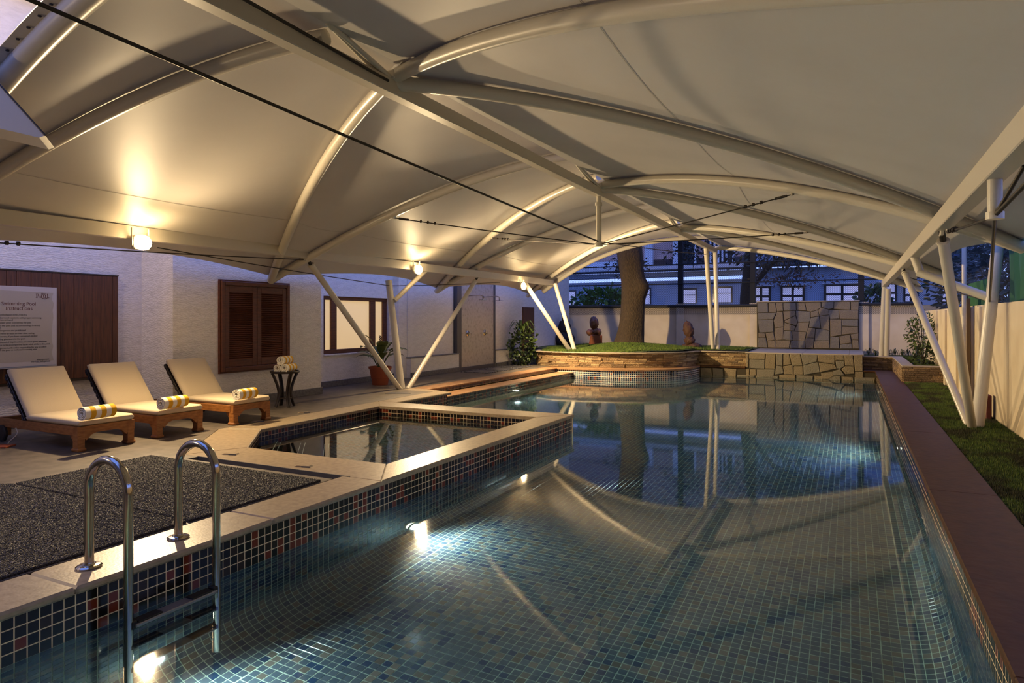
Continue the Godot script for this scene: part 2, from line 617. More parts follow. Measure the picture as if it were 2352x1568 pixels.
# a vertical mosaic face along a polyline of (x, z) points
func mosaic_face(called: String, label: String, line: Array, facing: float, top: float, rows: int, band: int, white: bool, singly := 0, parent: Node3D = null) -> Node3D:
	var g := Geo.new()
	var xfs := []
	var ids := []
	var s := P * 0.5
	var done := 0.0
	for i in line.size() - 1:
		var a := Vector3(line[i].x, 0, line[i].y)
		var b := Vector3(line[i + 1].x, 0, line[i + 1].y)
		var d := (b - a).normalized()
		var nn := d.cross(Vector3.UP) * facing
		g.qo(a + Vector3.UP * top, b + Vector3.UP * top, b + Vector3.UP * (top - rows * P), a + Vector3.UP * (top - rows * P), nn)
		var l := a.distance_to(b)
		while s < done + l:
			for r in rows:
				var o := a + d * (s - done) + Vector3.UP * (top - (r + 0.5) * P) + nn * 0.0005
				var xax := Vector3.UP.cross(nn).normalized()
				xfs.append(Transform3D(Basis(xax, Vector3.UP, nn).scaled_local(Vector3(0.86, 0.86, 1.0) if white else Vector3.ONE), o))
				var k := ink_band() if r < band else ink_wall()
				if white and k < 3:
					k = 4 if k < 2 else 0
				ids.append(k)
			s += P
		done += l
	var w: Node3D
	var gm: Material = M.grout_white if white else M.grout_warm
	if parent:
		w = part(called, g, gm, parent)
	else:
		w = struct(called, g, gm, label, "pool wall")
	set_tiles(w, xfs, ids, singly)
	return w

var mosaic_line := [Vector2(-6.75, -16.0), Vector2(-5.9, -16.03), Vector2(-5.3, -16.08), Vector2(-4.73, -16.22), Vector2(-4.35, -16.4), Vector2(-4.1, -16.6), Vector2(-3.9, -16.9), Vector2(-3.78, -17.25), Vector2(-3.68, -17.7), Vector2(-3.63, -18.42)]
var kid_inner := [Vector2(-3.57, -4.70), Vector2(-3.57, -7.82), Vector2(-6.07, -7.82), Vector2(-6.0, -5.55), Vector2(-5.26, -4.70)]
var kid_outer := [Vector2(-3.24, -4.2), Vector2(-3.24, -8.26), Vector2(-6.42, -8.26), Vector2(-6.42, -5.35), Vector2(-5.5, -4.2)]
const KID_WATER := -0.12
const KID_FLOOR := -0.52

func build_pool() -> void:
	make_tile()
	var bottom := -0.04 - ROWS * P - COVE
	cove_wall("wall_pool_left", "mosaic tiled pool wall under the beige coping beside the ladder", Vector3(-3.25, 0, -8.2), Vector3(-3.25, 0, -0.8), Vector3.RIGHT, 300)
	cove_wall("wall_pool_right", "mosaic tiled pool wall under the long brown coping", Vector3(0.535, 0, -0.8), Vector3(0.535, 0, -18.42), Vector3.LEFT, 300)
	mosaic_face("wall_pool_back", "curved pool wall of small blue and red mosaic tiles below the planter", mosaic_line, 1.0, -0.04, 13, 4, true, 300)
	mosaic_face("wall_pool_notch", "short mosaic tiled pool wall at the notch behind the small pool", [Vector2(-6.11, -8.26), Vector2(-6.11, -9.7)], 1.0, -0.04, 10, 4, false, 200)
	var near := Geo.new()
	near.slab(Vector3(-3.3, bottom, -0.8), Vector3(0.6, -0.04, -0.7))
	struct("wall_pool_near", near, M.grout_pale, "plain end wall of the pool below the near deck", "pool wall")
	# floor
	var g := Geo.new()
	g.slab(Vector3(-6.9, bottom - 0.15, -18.6), Vector3(0.75, bottom, -0.6))
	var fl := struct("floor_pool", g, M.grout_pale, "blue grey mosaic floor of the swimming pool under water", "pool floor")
	var xfs := []
	var ids := []
	var bas := Basis(Vector3.RIGHT, Vector3.FORWARD, Vector3.UP)
	for iz in 338:
		for ix in 125:
			var x := 0.205 - (ix + 0.5) * P
			var z := -0.85 - (iz + 0.5) * P
			if x < -2.92 and z > -8.2:
				continue
			if x < -3.6 and z < -16.0 - maxf(0.0, x + 5.0) * 0.6:
				continue
			xfs.append(Transform3D(bas, Vector3(x + rng.randf_range(-0.0013, 0.0013), bottom + 0.0006, z + rng.randf_range(-0.0013, 0.0013))))
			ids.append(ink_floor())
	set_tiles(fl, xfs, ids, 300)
	# weir ledge along the far side of the wide part
	var lg := thing("pool_ledge", "low tiled ledge with a rust brown stone top along the pool edge", "ledge", Vector3.ZERO, 0, "", "structure")
	var body := Geo.new()
	body.slab(Vector3(-6.68, bottom, -16.25), Vector3(-6.33, -0.13, -9.74))
	part("core", body, M.grout_warm, lg)
	for k in 6:
		var cap := Geo.new()
		cap.slab(Vector3(-6.7, -0.13, -9.74 - k * 1.085 - 1.08), Vector3(-6.3, -0.1, -9.74 - k * 1.085), 0.008)
		part("cap_stone", cap, M.coping_rust, lg)
	mosaic_face("tiled_face", "", [Vector2(-6.325, -9.74), Vector2(-6.325, -16.25)], 1.0, -0.13, 8, 3, false, 200, lg)
	mosaic_face("wall_pool_alcove", "narrow mosaic strip between the deck edge and the low ledge", [Vector2(-6.77, -9.72), Vector2(-6.77, -16.05)], 1.0, -0.035, 6, 4, false, 120)
	# small pool
	var kw := thing("kids_pool_shell", "dark tiled lining of the small children's pool", "pool", Vector3.ZERO, 0, "", "structure")
	var order := [[1, 2], [2, 3], [3, 4], [0, 1], [4, 0]]
	for k in order.size():
		var a: Vector2 = kid_inner[order[k][0]]
		var b: Vector2 = kid_inner[order[k][1]]
		var mid := (a + b) * 0.5
		var d := (b - a).normalized()
		var nn := Vector3(d.x, 0, d.y).cross(Vector3.UP)
		var c := Vector2(-4.7, -6.3) - mid
		var facing := 1.0 if nn.dot(Vector3(c.x, 0, c.y)) > 0 else -1.0
		mosaic_face("tiled_wall", "", [a, b], facing, -0.04, 10, 10, false, 90 if k < 3 else 0, kw)
	var kf := Geo.new()
	kf.slab(Vector3(-6.3, KID_FLOOR - 0.1, -8.0), Vector3(-3.4, KID_FLOOR, -4.5))
	var kfl := part("tiled_floor", kf, M.grout_white, kw)
	xfs = []
	ids = []
	for ix in 52:
		for iz in 62:
			var x := -3.58 - (ix + 0.5) * P
			var z := -4.68 - (iz + 0.5) * P
			if Geometry2D.is_point_in_polygon(Vector2(x, z), PackedVector2Array(kid_inner)):
				xfs.append(Transform3D(bas, Vector3(x, KID_FLOOR + 0.0006, z)))
				ids.append(ink_floor() if rng.randf() < 0.5 else ink_band())
	set_tiles(kfl, xfs, ids, 0)
	# steps down from the slanted end
	var e1: Vector2 = kid_inner[3]
	var e2: Vector2 = kid_inner[4]
	var dd := (e2 - e1).normalized()
	var inn := Vector2(dd.y, -dd.x)
	if inn.dot(Vector2(-4.5, -6.5) - e1) < 0:
		inn = -inn
	for k in 3:
		var reach := 0.26 * (k + 1)
		var strip := PackedVector2Array([e1 - dd * 2.0, e2 + dd * 2.0, e2 + dd * 2.0 + inn * reach, e1 - dd * 2.0 + inn * reach])
		var cut := Geometry2D.intersect_polygons(strip, PackedVector2Array(kid_inner))
		if cut.size() == 0:
			continue
		var sg := Geo.new()
		var y := -0.19 - 0.1 * k
		# polygon in (x, z), standing up from the floor
		var pl := PackedVector2Array()
		for pt in cut[0]:
			pl.append(Vector2(pt.x, -pt.y))
		sg.prism(pl, Transform3D(Basis(Vector3.RIGHT, Vector3.FORWARD, Vector3.UP), Vector3(0, KID_FLOOR, 0)), y - KID_FLOOR)
		var st := part("step", sg, tile_mats[1], kw)
		for side in [0.012, 0.06]:
			var ng := Geo.new()
			var m0: Vector2 = e1 + inn * (reach - side) + dd * 0.15
			var m1: Vector2 = e2 + inn * (reach - side) - dd * 0.15
			var c3 := Vector3((m0.x + m1.x) * 0.5, y + 0.0015, (m0.y + m1.y) * 0.5)
			ng.box(c3, Vector3(m0.distance_to(m1), 0.003, 0.006), Basis(Vector3.UP, atan2(-(m1.y - m0.y), m1.x - m0.x)))
			part("nosing_line", ng, M.grout_white, st)

func prism_xz(g: Geo, pts: Array, y0: float, y1: float, ch := 0.0) -> void:
	var pl := PackedVector2Array()
	for pt in pts:
		pl.append(Vector2(pt.x, -pt.y))
	g.prism(pl, Transform3D(Basis(Vector3.RIGHT, Vector3.FORWARD, Vector3.UP), Vector3(0, y0, 0)), y1 - y0, ch)

func build_deck() -> void:
	var g := Geo.new()
	for r in [[-9.6, -3.62, -4.08, 3.0], [-9.6, -5.3, -4.2, -4.08], [-9.6, -6.42, -8.26, -5.35], [-9.6, -6.42, -9.74, -8.26], [-9.6, -7.1, -17.6, -9.74], [-3.62, 0.535, -0.48, 3.0]]:
		g.slab(Vector3(r[0], -0.16, r[2]), Vector3(r[1], 0, r[3]))
	prism_xz(g, [Vector2(-9.6, -4.2), Vector2(-5.5, -4.2), Vector2(-6.42, -5.35), Vector2(-9.6, -5.35)], -0.16, 0.0)
	g.slab(Vector3(-5.3, -0.16, -4.2), Vector3(-3.62, -0.055, -4.08))
	struct("floor_deck", g, M.deck, "grey brown concrete deck around the pool under the loungers", "floor")
	# coping
	var cp := thing("pool_coping", "beige stone coping along the near pool edge and around the small pool", "coping", Vector3.ZERO, 0, "", "structure")
	var z := 2.9
	while z > -4.2:
		var z2 := maxf(z - 1.2, -4.2)
		var s := Geo.new()
		s.slab(Vector3(-3.62, -0.04, z2 + 0.001), Vector3(-3.225, 0.0, z), 0.012)
		if z2 > -0.8 or z > -0.8 or true:
			part("coping_slab", s, M.coping, cp)
		z = z2
	var ko := kid_outer
	for k in 5:
		var j := (k + 1) % 5
		var s := Geo.new()
		var a: Vector2 = kid_inner[k]
		var b: Vector2 = kid_inner[j]
		var oa: Vector2 = ko[k]
		var ob: Vector2 = ko[j]
		var c := Vector2(-4.7, -6.3)
		prism_xz(s, [a + (c - a).normalized() * 0.02, b + (c - b).normalized() * 0.02, ob, oa], -0.04, 0.0, 0.008)
		part("coping_slab", s, M.coping, cp)
	for r in [[-6.42, -6.095, -9.74, -8.26], [-7.1, -6.095, -10.05, -9.72]]:
		var s := Geo.new()
		s.slab(Vector3(r[0], -0.04, r[2]), Vector3(r[1], 0, r[3]), 0.01)
		if r[0] < -7.0:
			s = Geo.new()
			prism_xz(s, [Vector2(-7.1, -9.74), Vector2(-6.095, -9.74), Vector2(-6.095, -9.82), Vector2(-6.75, -10.05), Vector2(-7.1, -10.05)], -0.04, 0.0, 0.008)
		part("coping_slab", s, M.coping, cp)
	z = -10.05
	for k in 5:
		var s := Geo.new()
		s.slab(Vector3(-7.1, -0.04, z - 1.255), Vector3(-6.745, 0, z), 0.01)
		part("coping_slab", s, M.coping_rust, cp)
		z -= 1.26
	var nc := Geo.new()
	nc.slab(Vector3(-3.225, -0.04, -0.82), Vector3(0.51, 0, -0.48), 0.01)
	part("coping_slab", nc, M.coping, cp)
	# body under the near coping and under the small pool's rim
	var ub := Geo.new()
	ub.slab(Vector3(-3.62, -1.3, -4.3), Vector3(-3.252, -0.04, 2.9))
	ub.slab(Vector3(-3.56, -1.3, -8.25), Vector3(-3.252, -0.041, -4.3))
	ub.slab(Vector3(-6.13, -1.3, -8.19), Vector3(-3.3, -0.63, -4.3))
	ub.slab(Vector3(-7.1, -1.3, -16.1), Vector3(-6.78, -0.041, -9.72))
	ub.slab(Vector3(-6.7, -1.3, -9.7), Vector3(-6.12, -0.041, -8.2))
	struct("wall_pool_backing", ub, M.grout_warm, "concrete body behind the pool tiles", "wall")
	# brown coping on the other long side
	var rc := thing("brown_coping", "long polished brown stone coping along the lawn side of the pool", "coping", Vector3.ZERO, 0, "", "structure")
	z = 2.9
	while z > -18.4:
		var z2 := maxf(z - 2.9, -18.45)
		var s := Geo.new()
		s.slab(Vector3(0.51, -0.04, z2 + 0.001), Vector3(0.93, 0.0, z), 0.005)
		part("coping_slab", s, M.coping_brown, rc)
		z = z2
	var rb := Geo.new()
	rb.slab(Vector3(0.54, -1.3, -18.5), Vector3(0.9, -0.041, 2.9))
	struct("wall_pool_backing", rb, M.grout_warm, "concrete body behind the lawn side pool tiles", "wall")
	# gutter edge strip
	var gs := Geo.new()
	gs.slab(Vector3(-5.32, -0.055, -4.205), Vector3(-3.55, 0.003, -4.195), 0.001)
	tag(struct("gutter_edge", gs, M.granite_dark, "polished dark drain edge across the deck by the small pool", "drain edge"), "polished dark drain edge across the deck by the small pool", "drain edge")
	# flat dark plate for the recess by the column foot, its shade painted
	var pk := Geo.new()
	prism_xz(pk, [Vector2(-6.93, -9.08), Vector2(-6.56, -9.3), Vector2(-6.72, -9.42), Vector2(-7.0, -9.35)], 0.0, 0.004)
	tag(struct("drain_pocket_shade", pk, M.granite_dark, "flat dark plate for the drain pocket by the white column foot, recess shade put into its colour", "drain"), "flat dark plate for the drain pocket by the white column foot, recess shade put into its colour", "drain")
	# cover anchors
	for a in [[530, 1043, 0.25], [697, 1071, 0.25], [590, 968, 0.9], [697, 948, 0.9]]:
		var at := on_y(a[0], a[1], 0.0)
		var t := thing("cover_anchor", "small wedge shaped stone anchor block on the small pool rim", "anchor", at, a[2], "cover anchors around the small pool")
		var w := Geo.new()
		w.prism(PackedVector2Array([Vector2(-0.075, 0), Vector2(0.075, 0), Vector2(0.06, 0.012), Vector2(-0.045, 0.012)]), Transform3D(Basis(), Vector3(0, 0, -0.03)), 0.06)
		part("block", w, M.coping, t)
		var w2 := Geo.new()
		w2.slab(Vector3(0.0, 0.0, 0.03), Vector3(0.08, 0.011, 0.036))
		part("edge", w2, M.granite_dark, t)
	# mats
	var mg := "dark grained rubber mats by the ladder"
	var mats_ := [
		["dark grained rubber deck mat between the ladder and the small pool", [Vector2(-5.68, -4.0), Vector2(-3.64, -3.97), Vector2(-3.635, -2.815), Vector2(-5.62, -2.86)]],
		["dark grained rubber deck mat behind the ladder, the one with the trimmed corner", [Vector2(-5.62, -2.84), Vector2(-3.635, -2.795), Vector2(-3.635, 0.2), Vector2(-6.4, 0.2), Vector2(-6.0, -2.6)]]]
	for d in mats_:
		var s := Geo.new()
		prism_xz(s, d[1], 0.0, 0.014, 0.004)
		var o := MeshInstance3D.new()
		o.name = numbered("deck_mat")
		o.mesh = s.mesh(M.mat_rubber)
		add_child(o)
		tag(o, d[0], "mat", mg)
		# the rubber granules that stand out of the surface
		var r2 := RandomNumberGenerator.new()
		r2.seed = 60
		var ring := PackedVector2Array(d[1])
		var xfs := []
		var cols := []
		while xfs.size() < 62000:
			var p := Vector2(r2.randf_range(-5.75, -3.64), r2.randf_range(-4.0, -1.55))
			if not Geometry2D.is_point_in_polygon(p, ring):
				continue
			var b := Basis(Vector3(r2.randfn(), r2.randfn(), r2.randfn()).normalized(), r2.randf() * TAU)
			xfs.append(Transform3D(b.scaled_local(Vector3.ONE * r2.randf_range(0.003, 0.0065)), Vector3(p.x, 0.0145, p.y)))
			var k := r2.randf()
			cols.append(lin("12100f") if k < 0.5 else lin("2a2622") if k < 0.8 else lin("4a443d") if k < 0.95 else lin("8a8277"))
		many("granules", grain_mesh(), xfs, cols, M.grain, o)

func grain_mesh() -> ArrayMesh:
	var g := Geo.new()
	var v := [Vector3(1, 0, 0), Vector3(0, 0, 1), Vector3(-1, 0, 0), Vector3(0, 0, -1)]
	for k in 4:
		for s in [-0.7, 0.7]:
			g.to(v[k], v[(k + 1) % 4], Vector3.UP * s, v[k] + v[(k + 1) % 4] + Vector3.UP * s)
	return g.mesh(M.grain)

func build_water() -> void:
	var g := Geo.new()
	var shore := PackedVector2Array([Vector2(-6.77, 16.0), Vector2(-6.77, 9.72), Vector2(-6.11, 9.72), Vector2(-6.11, 8.2), Vector2(-3.25, 8.2), Vector2(-3.25, 0.8), Vector2(0.535, 0.8), Vector2(0.535, 18.43)])
	for k in range(mosaic_line.size() - 1, 0, -1):
		shore.append(Vector2(mosaic_line[k].x, -mosaic_line[k].y))
	var sx := Geometry2D.triangulate_polygon(shore)
	for i in range(0, sx.size(), 3):
		g.to(Vector3(shore[sx[i]].x, WATER, -shore[sx[i]].y), Vector3(shore[sx[i + 1]].x, WATER, -shore[sx[i + 1]].y), Vector3(shore[sx[i + 2]].x, WATER, -shore[sx[i + 2]].y), Vector3.UP)
	var o := MeshInstance3D.new()
	o.name = "pool_water"
	o.mesh = g.mesh(M.water)
	add_child(o)
	tag(o, "calm clear blue green water of the swimming pool", "water", "", "stuff")
	var k := Geo.new()
	var ring := PackedVector2Array()
	for pt in kid_inner:
		ring.append(Vector2(pt.x, -pt.y))
	var ix := Geometry2D.triangulate_polygon(ring)
	for i in range(0, ix.size(), 3):
		k.to(Vector3(ring[ix[i]].x, KID_WATER, -ring[ix[i]].y), Vector3(ring[ix[i + 1]].x, KID_WATER, -ring[ix[i + 1]].y), Vector3(ring[ix[i + 2]].x, KID_WATER, -ring[ix[i + 2]].y), Vector3.UP)
	var o2 := MeshInstance3D.new()
	o2.name = "kids_pool_water"
	o2.mesh = k.mesh(M.water)
	add_child(o2)
	tag(o2, "still dark water of the small children's pool", "water", "", "stuff")

# ---------------------------------------------------------------- tensile canopy
const AR := 0.058         # arch tube radius
# each arch: ridge end, edge end, exponent of its fall, tube or not
var left_arches := [
	[Vector3(-3.3, 3.22, -2.35), Vector3(-7.6, 1.95, -2.85), 1.6],
	[Vector3(-3.25, 3.2, -3.6), Vector3(-7.95, 1.95, -3.05), 1.7],
	[Vector3(-3.3, 3.2, -4.44), Vector3(-7.86, 1.83, -7.5), 1.95],
	[Vector3(-3.15, 3.34, -8.08), Vector3(-7.86, 1.83, -7.5), 1.58],
	[Vector3(-3.3, 3.33, -9.39), Vector3(-8.2, 1.86, -12.6), 1.85],
	[Vector3(-3.15, 3.46, -13.0), Vector3(-8.2, 1.86, -12.6), 1.75],
	[Vector3(-3.3, 3.34, -14.5), Vector3(-8.2, 1.9, -17.3), 1.9],
	[Vector3(-3.3, 3.46, -18.8), Vector3(-7.6, 1.98, -17.0), 2.5]]
var right_arches := [
	[Vector3(-3.3, 3.2, 4.5), Vector3(1.45, 1.9, 3.4), 1.65],
	[Vector3(-3.3, 3.2, 0.2), Vector3(1.45, 1.9, -1.95), 1.65],
	[Vector3(-3.3, 3.2, -4.44), Vector3(1.45, 1.9, -2.15), 1.68],
	[Vector3(-3.3, 3.15, -4.44), Vector3(1.45, 1.92, -7.85), 1.68],
	[Vector3(-3.3, 3.2, -9.39), Vector3(1.45, 1.92, -7.85), 1.92],
	[Vector3(-3.3, 3.15, -9.39), Vector3(1.45, 1.9, -12.9), 1.6],
	[Vector3(-3.3, 3.2, -14.5), Vector3(1.45, 1.9, -12.9), 1.45],
	[Vector3(-3.3, 3.17, -14.5), Vector3(1.42, 1.9, -17.7), 1.5],
	[Vector3(-3.3, 3.17, -18.9), Vector3(1.42, 1.9, -17.7), 1.5]]

func arch_at(a: Array, s: float) -> Vector3:
	var p: Vector3 = a[0].lerp(a[1], s)
	p.y = a[0].y - (a[0].y - a[1].y) * pow(maxf(s, 0.0), a[2])
	return p

func loft(g: Geo, a: Array, b: Array, from := 0.0, to_ := 1.0) -> void:
	var grid := []
	var same_edge: bool = a[1].distance_to(b[1]) < 0.3
	var same_ridge: bool = Vector2(a[0].x, a[0].z).distance_to(Vector2(b[0].x, b[0].z)) < 0.3
	var wide: float = a[1].distance_to(b[1])
	for i in 25:
		var s := from + (to_ - from) * i / 24.0
		var row := []
		for k in 21:
			var t := k / 20.0
			var bow := sin(PI * t)
			var ss := s
			if not same_edge:
				ss = s * (1.0 - 0.012 * wide * bow * s * s)
			var p := arch_at(a, ss).lerp(arch_at(b, ss), t)
			var sag := 0.05 * bow * sin(PI * clampf(ss, 0, 1)) * (1.0 if not (same_edge and same_ridge) else 0.3)
			p.y += AR + 0.012 - sag
			row.append(p)
		grid.append(row)
	g.grid_smooth(grid, false)

func build_canopy() -> void:
	# membranes
	var lm := thing("canopy_membrane", "off white fabric roof panel over the loungers, house side of the ridge", "canopy", Vector3.ZERO, 0, "canopy membranes")
	for k in left_arches.size() - 1:
		var g := Geo.new()
		loft(g, left_arches[k], left_arches[k + 1], -0.04)
		part("fabric_bay", g, M.membrane, lm)
	var rm := thing("canopy_membrane", "off white fabric roof panel over the lawn side of the ridge", "canopy", Vector3.ZERO, 0, "canopy membranes")
	for k in right_arches.size() - 1:
		var g := Geo.new()
		loft(g, right_arches[k], right_arches[k + 1], 0.02)
		part("fabric_bay", g, M.membrane, rm)
	# welded seams on the fabric, thin doubled strips
	for sd in [[lm, left_arches, [0.72]], [rm, right_arches, [0.42]]]:
		for f in sd[2]:
			for k in range(1, sd[1].size() - 1):
				var a: Array = sd[1][k]
				var b: Array = sd[1][k + 1]
				var pts := []
				for i in 11:
					var t := i / 10.0
					var p := arch_at(a, f).lerp(arch_at(b, f), t)
					p.y += AR + 0.008 - 0.05 * sin(PI * t) * sin(PI * f)
					pts.append(p)
				if pts[0].distance_to(pts[10]) > 0.3:
					var sg := Geo.new()
					sg.tube(pts, 0.0018, 4, false)
					part("seam", sg, M.membrane, sd[0])
	# steel
	var fr := thing("steel_canopy", "white painted steel frame of arches and beams under the fabric roof", "roof frame")
	for set_ in [left_arches, right_arches]:
		for k in set_.size():
			var a: Array = set_[k]
			var pts := []
			for i in 33:
				pts.append(arch_at(a, i / 32.0))
			var g := Geo.new()
			g.tube(pts, AR * (1.25 if k == 0 and set_ == left_arches else 1.0), 16)
			var ar := part("arch", g, M.steel_white, fr)
			if set_ == left_arches and k == 0:       # clamp strip with bolts on the front edge
				var st := Geo.new()
				for i in 16:
					var p0 := arch_at(a, i / 16.0)
					var p1 := arch_at(a, (i + 1) / 16.0)
					var d := (p1 - p0)
					var bx := d.normalized()
					var bz := Vector3(0, 0.35, 1).normalized()
					var by := bz.cross(bx).normalized()
					bz = bx.cross(by)
					st.box((p0 + p1) * 0.5 + Vector3(0, 0.055, 0.075), Vector3(d.length() * 1.02, 0.012, 0.09), Basis(bx, by, bz))
				part("clamp_strip", st, M.beam_white, ar)
				for i in 28:
					var p := arch_at(a, (i + 0.5) / 28.0)
					var bo := Geo.new()
					bo.lathe([Vector2(0, -0.008), Vector2(0.011, -0.008), Vector2(0.011, 0.0), Vector2(0, 0.0)], 6, Transform3D(Basis(), p + Vector3(0, 0.046, 0.085)))
					part("bolt", bo, M.black_post, ar)
	var rb := Geo.new()
	rb.slab(Vector3(-3.36, 3.04, -18.95), Vector3(-3.25, 3.16, 4.4), 0.006)
	part("ridge_beam", rb, M.beam_white, fr)
	var lb := Geo.new()
	lb.slab(Vector3(-7.26, 2.14, -16.75), Vector3(-7.16, 2.29, 1.0), 0.006)
	part("eave_beam", lb, M.beam_white, fr)
	var eb := Geo.new()
	eb.slab(Vector3(0.66, 2.02, -18.8), Vector3(0.77, 2.17, 4.4), 0.006)
	part("eave_beam", eb, M.beam_white, fr)
	# flying struts and king posts at the ridge nodes
	for n in [[-4.44, -3.55], [-9.39, -8.12], [-14.5, -13.05]]:
		for dx in [0.0, 0.05]:
			var sg := Geo.new()
			sg.tube([Vector3(-3.27 - dx, 3.17, n[0] + 0.1 + dx), Vector3(-3.2, 3.3 if n[0] < -9 else 3.28, n[1])], 0.022, 10)
			part("strut", sg, M.steel_white, fr)
		var pl := Geo.new()
		pl.box(Vector3(-3.3, 3.19, n[0]), Vector3(0.16, 0.07, 0.2), Basis(), 0.01)
		part("node_plate", pl, M.steel_white, fr)
	for z in [-9.39, -18.5]:
		if z > -10:
			var kp := Geo.new()
			kp.lathe([Vector2(0, 2.31), Vector2(0.062, 2.31), Vector2(0.062, 2.37), Vector2(0.04, 2.37), Vector2(0.04, 2.9), Vector2(0.052, 2.9), Vector2(0.052, 2.95), Vector2(0.03, 2.95), Vector2(0.03, 3.05), Vector2(0, 3.05)], 16, Transform3D(Basis(), Vector3(-3.3, 0, z)))
			part("king_post", kp, M.steel_white, fr)
	var up := Geo.new()
	up.tube([Vector3(-3.3, 3.14, -2.95), Vector3(-3.33, 3.35, -2.85)], 0.035, 10)
	part("strut", up, M.steel_white, fr)
	var rk := Geo.new()
	rk.lathe([Vector2(0, 1.8), Vector2(0.045, 1.8), Vector2(0.045, 1.84), Vector2(0.036, 1.84), Vector2(0.036, 2.05), Vector2(0, 2.05)], 14, Transform3D(Basis(), Vector3(0.71, 0, -4.534)))
	part("king_post", rk, M.steel_white, fr)
	# cables with turnbuckles
	var king := Vector3(-3.3, 2.335, -9.39)
	for e in [arch_at(left_arches[3], 0.56), arch_at(left_arches[4], 0.56), arch_at(right_arches[4], 0.57), arch_at(right_arches[5], 0.57)]:
		cable(fr, king, e - Vector3(0, AR, 0), 0.008)
	cable(fr, Vector3(-3.3, 2.38, -9.39), Vector3(-3.3, 2.85, 1.5), 0.012, false)
	cable(fr, Vector3(-3.3, 2.38, -9.39), Vector3(-3.32, 2.95, -18.3), 0.008, false)
	cable(fr, Vector3(-3.25, 3.12, -4.3), Vector3(-3.0, 3.2, 1.5), 0.012, false)
	cable(fr, Vector3(-7.2, 2.12, -7.5), Vector3(-7.45, 1.98, -3.2), 0.007)
	cable(fr, Vector3(-7.5, 1.85, -10.0), Vector3(-7.4, 2.1, -5.3), 0.007, false)
	cable(fr, Vector3(-7.5, 1.85, -10.0), Vector3(-7.3, 2.1, -13.9), 0.007, false)
	cable(fr, Vector3(0.71, 1.82, -4.534), Vector3(0.74, 2.0, -6.9), 0.009)
	cable(fr, Vector3(0.71, 1.82, -4.534), Vector3(1.43, 1.45, -9.45), 0.011, false)
	cable(fr, Vector3(0.71, 1.82, -4.534), Vector3(0.78, 2.02, -4.2), 0.011, false)
	cable(fr, Vector3(0.71, 1.82, -4.534), Vector3(0.9, 2.2, -2.2), 0.013, false)
	cable(fr, Vector3(1.43, 1.45, -9.45), Vector3(0.75, 1.92, -12.2), 0.008, false)
	# ground supports
	tripod("white steel column tripod on the deck beside the terracotta pot", Vector3(-7.2, 0, -10.0), [Vector3(-7.21, 2.15, -7.56), Vector3(-7.21, 2.15, -12.69)], Vector3(-7.55, 1.95, -10.0), Vector3(-7.21, 2.2, -10.75), Vector3(-7.42, 1.58, -10.0))
	tripod("white steel column tripod standing on the lawn strip", Vector3(1.25, 0, -9.45), [Vector3(0.71, 2.03, -7.0), Vector3(0.71, 2.03, -12.0)], Vector3(1.53, 2.25, -9.5), Vector3(0.71, 2.03, -9.86), Vector3(1.43, 1.5, -9.5))
	for d in [["white column pair leaning from the planter to the eave beam end", Vector3(-6.66, 0.4, -16.9), [Vector3(-7.2, 2.1, -15.1), Vector3(-7.1, 2.2, -16.7)]],
			["white column pair between the tree and the stone feature wall", Vector3(-3.3, 0.4, -18.9), [Vector3(-3.31, 3.06, -17.6), Vector3(-3.3, 3.06, -18.85)]],
			["white column pair at the far end of the lawn side eave beam", Vector3(0.73, 0.3, -19.2), [Vector3(0.72, 2.06, -18.6), Vector3(0.78, 1.98, -18.2)]]]:
		var t := thing("column_pair", d[0], "column", d[1])
		for k in 2:
			var top: Vector3 = d[2][k] - d[1]
			var g := Geo.new()
			var foot := Vector3(0.06 * (k * 2 - 1), -0.05, 0)
			g.tube([foot, top], 0.058, 14)
			part("column", g, M.steel_white, t)

func cable(parent: Node3D, a: Vector3, b: Vector3, r: float, fitted := true) -> void:
	var g := Geo.new()
	var pts := []
	for i in 9:
		var t := i / 8.0
		var p := a.lerp(b, t)
		p.y -= 0.015 * sin(PI * t) * a.distance_to(b) / 5.0
		pts.append(p)
	g.tube(pts, r, 6, false)
	var c := part("cable", g, M.cable, parent)
	if fitted:
		var d := (a - b).normalized()
		for k in [0.16, 0.4, 0.5, 0.6]:
			var tb := Geo.new()
			var e: Vector3 = b + d * k
			tb.tube([e - d * (0.07 if k < 0.2 else 0.013), e + d * (0.07 if k < 0.2 else 0.013)], 0.017 if k < 0.2 else 0.022, 6)
			part("turnbuckle" if k < 0.2 else "cable_clamp", tb, M.cable, c)
		var eye := Geo.new()
		eye.box(b + d * 0.03 + Vector3(0, 0.02, 0), Vector3(0.02, 0.07, 0.06), Basis(), 0.003)
		part("eye_plate", eye, M.steel_white, c)

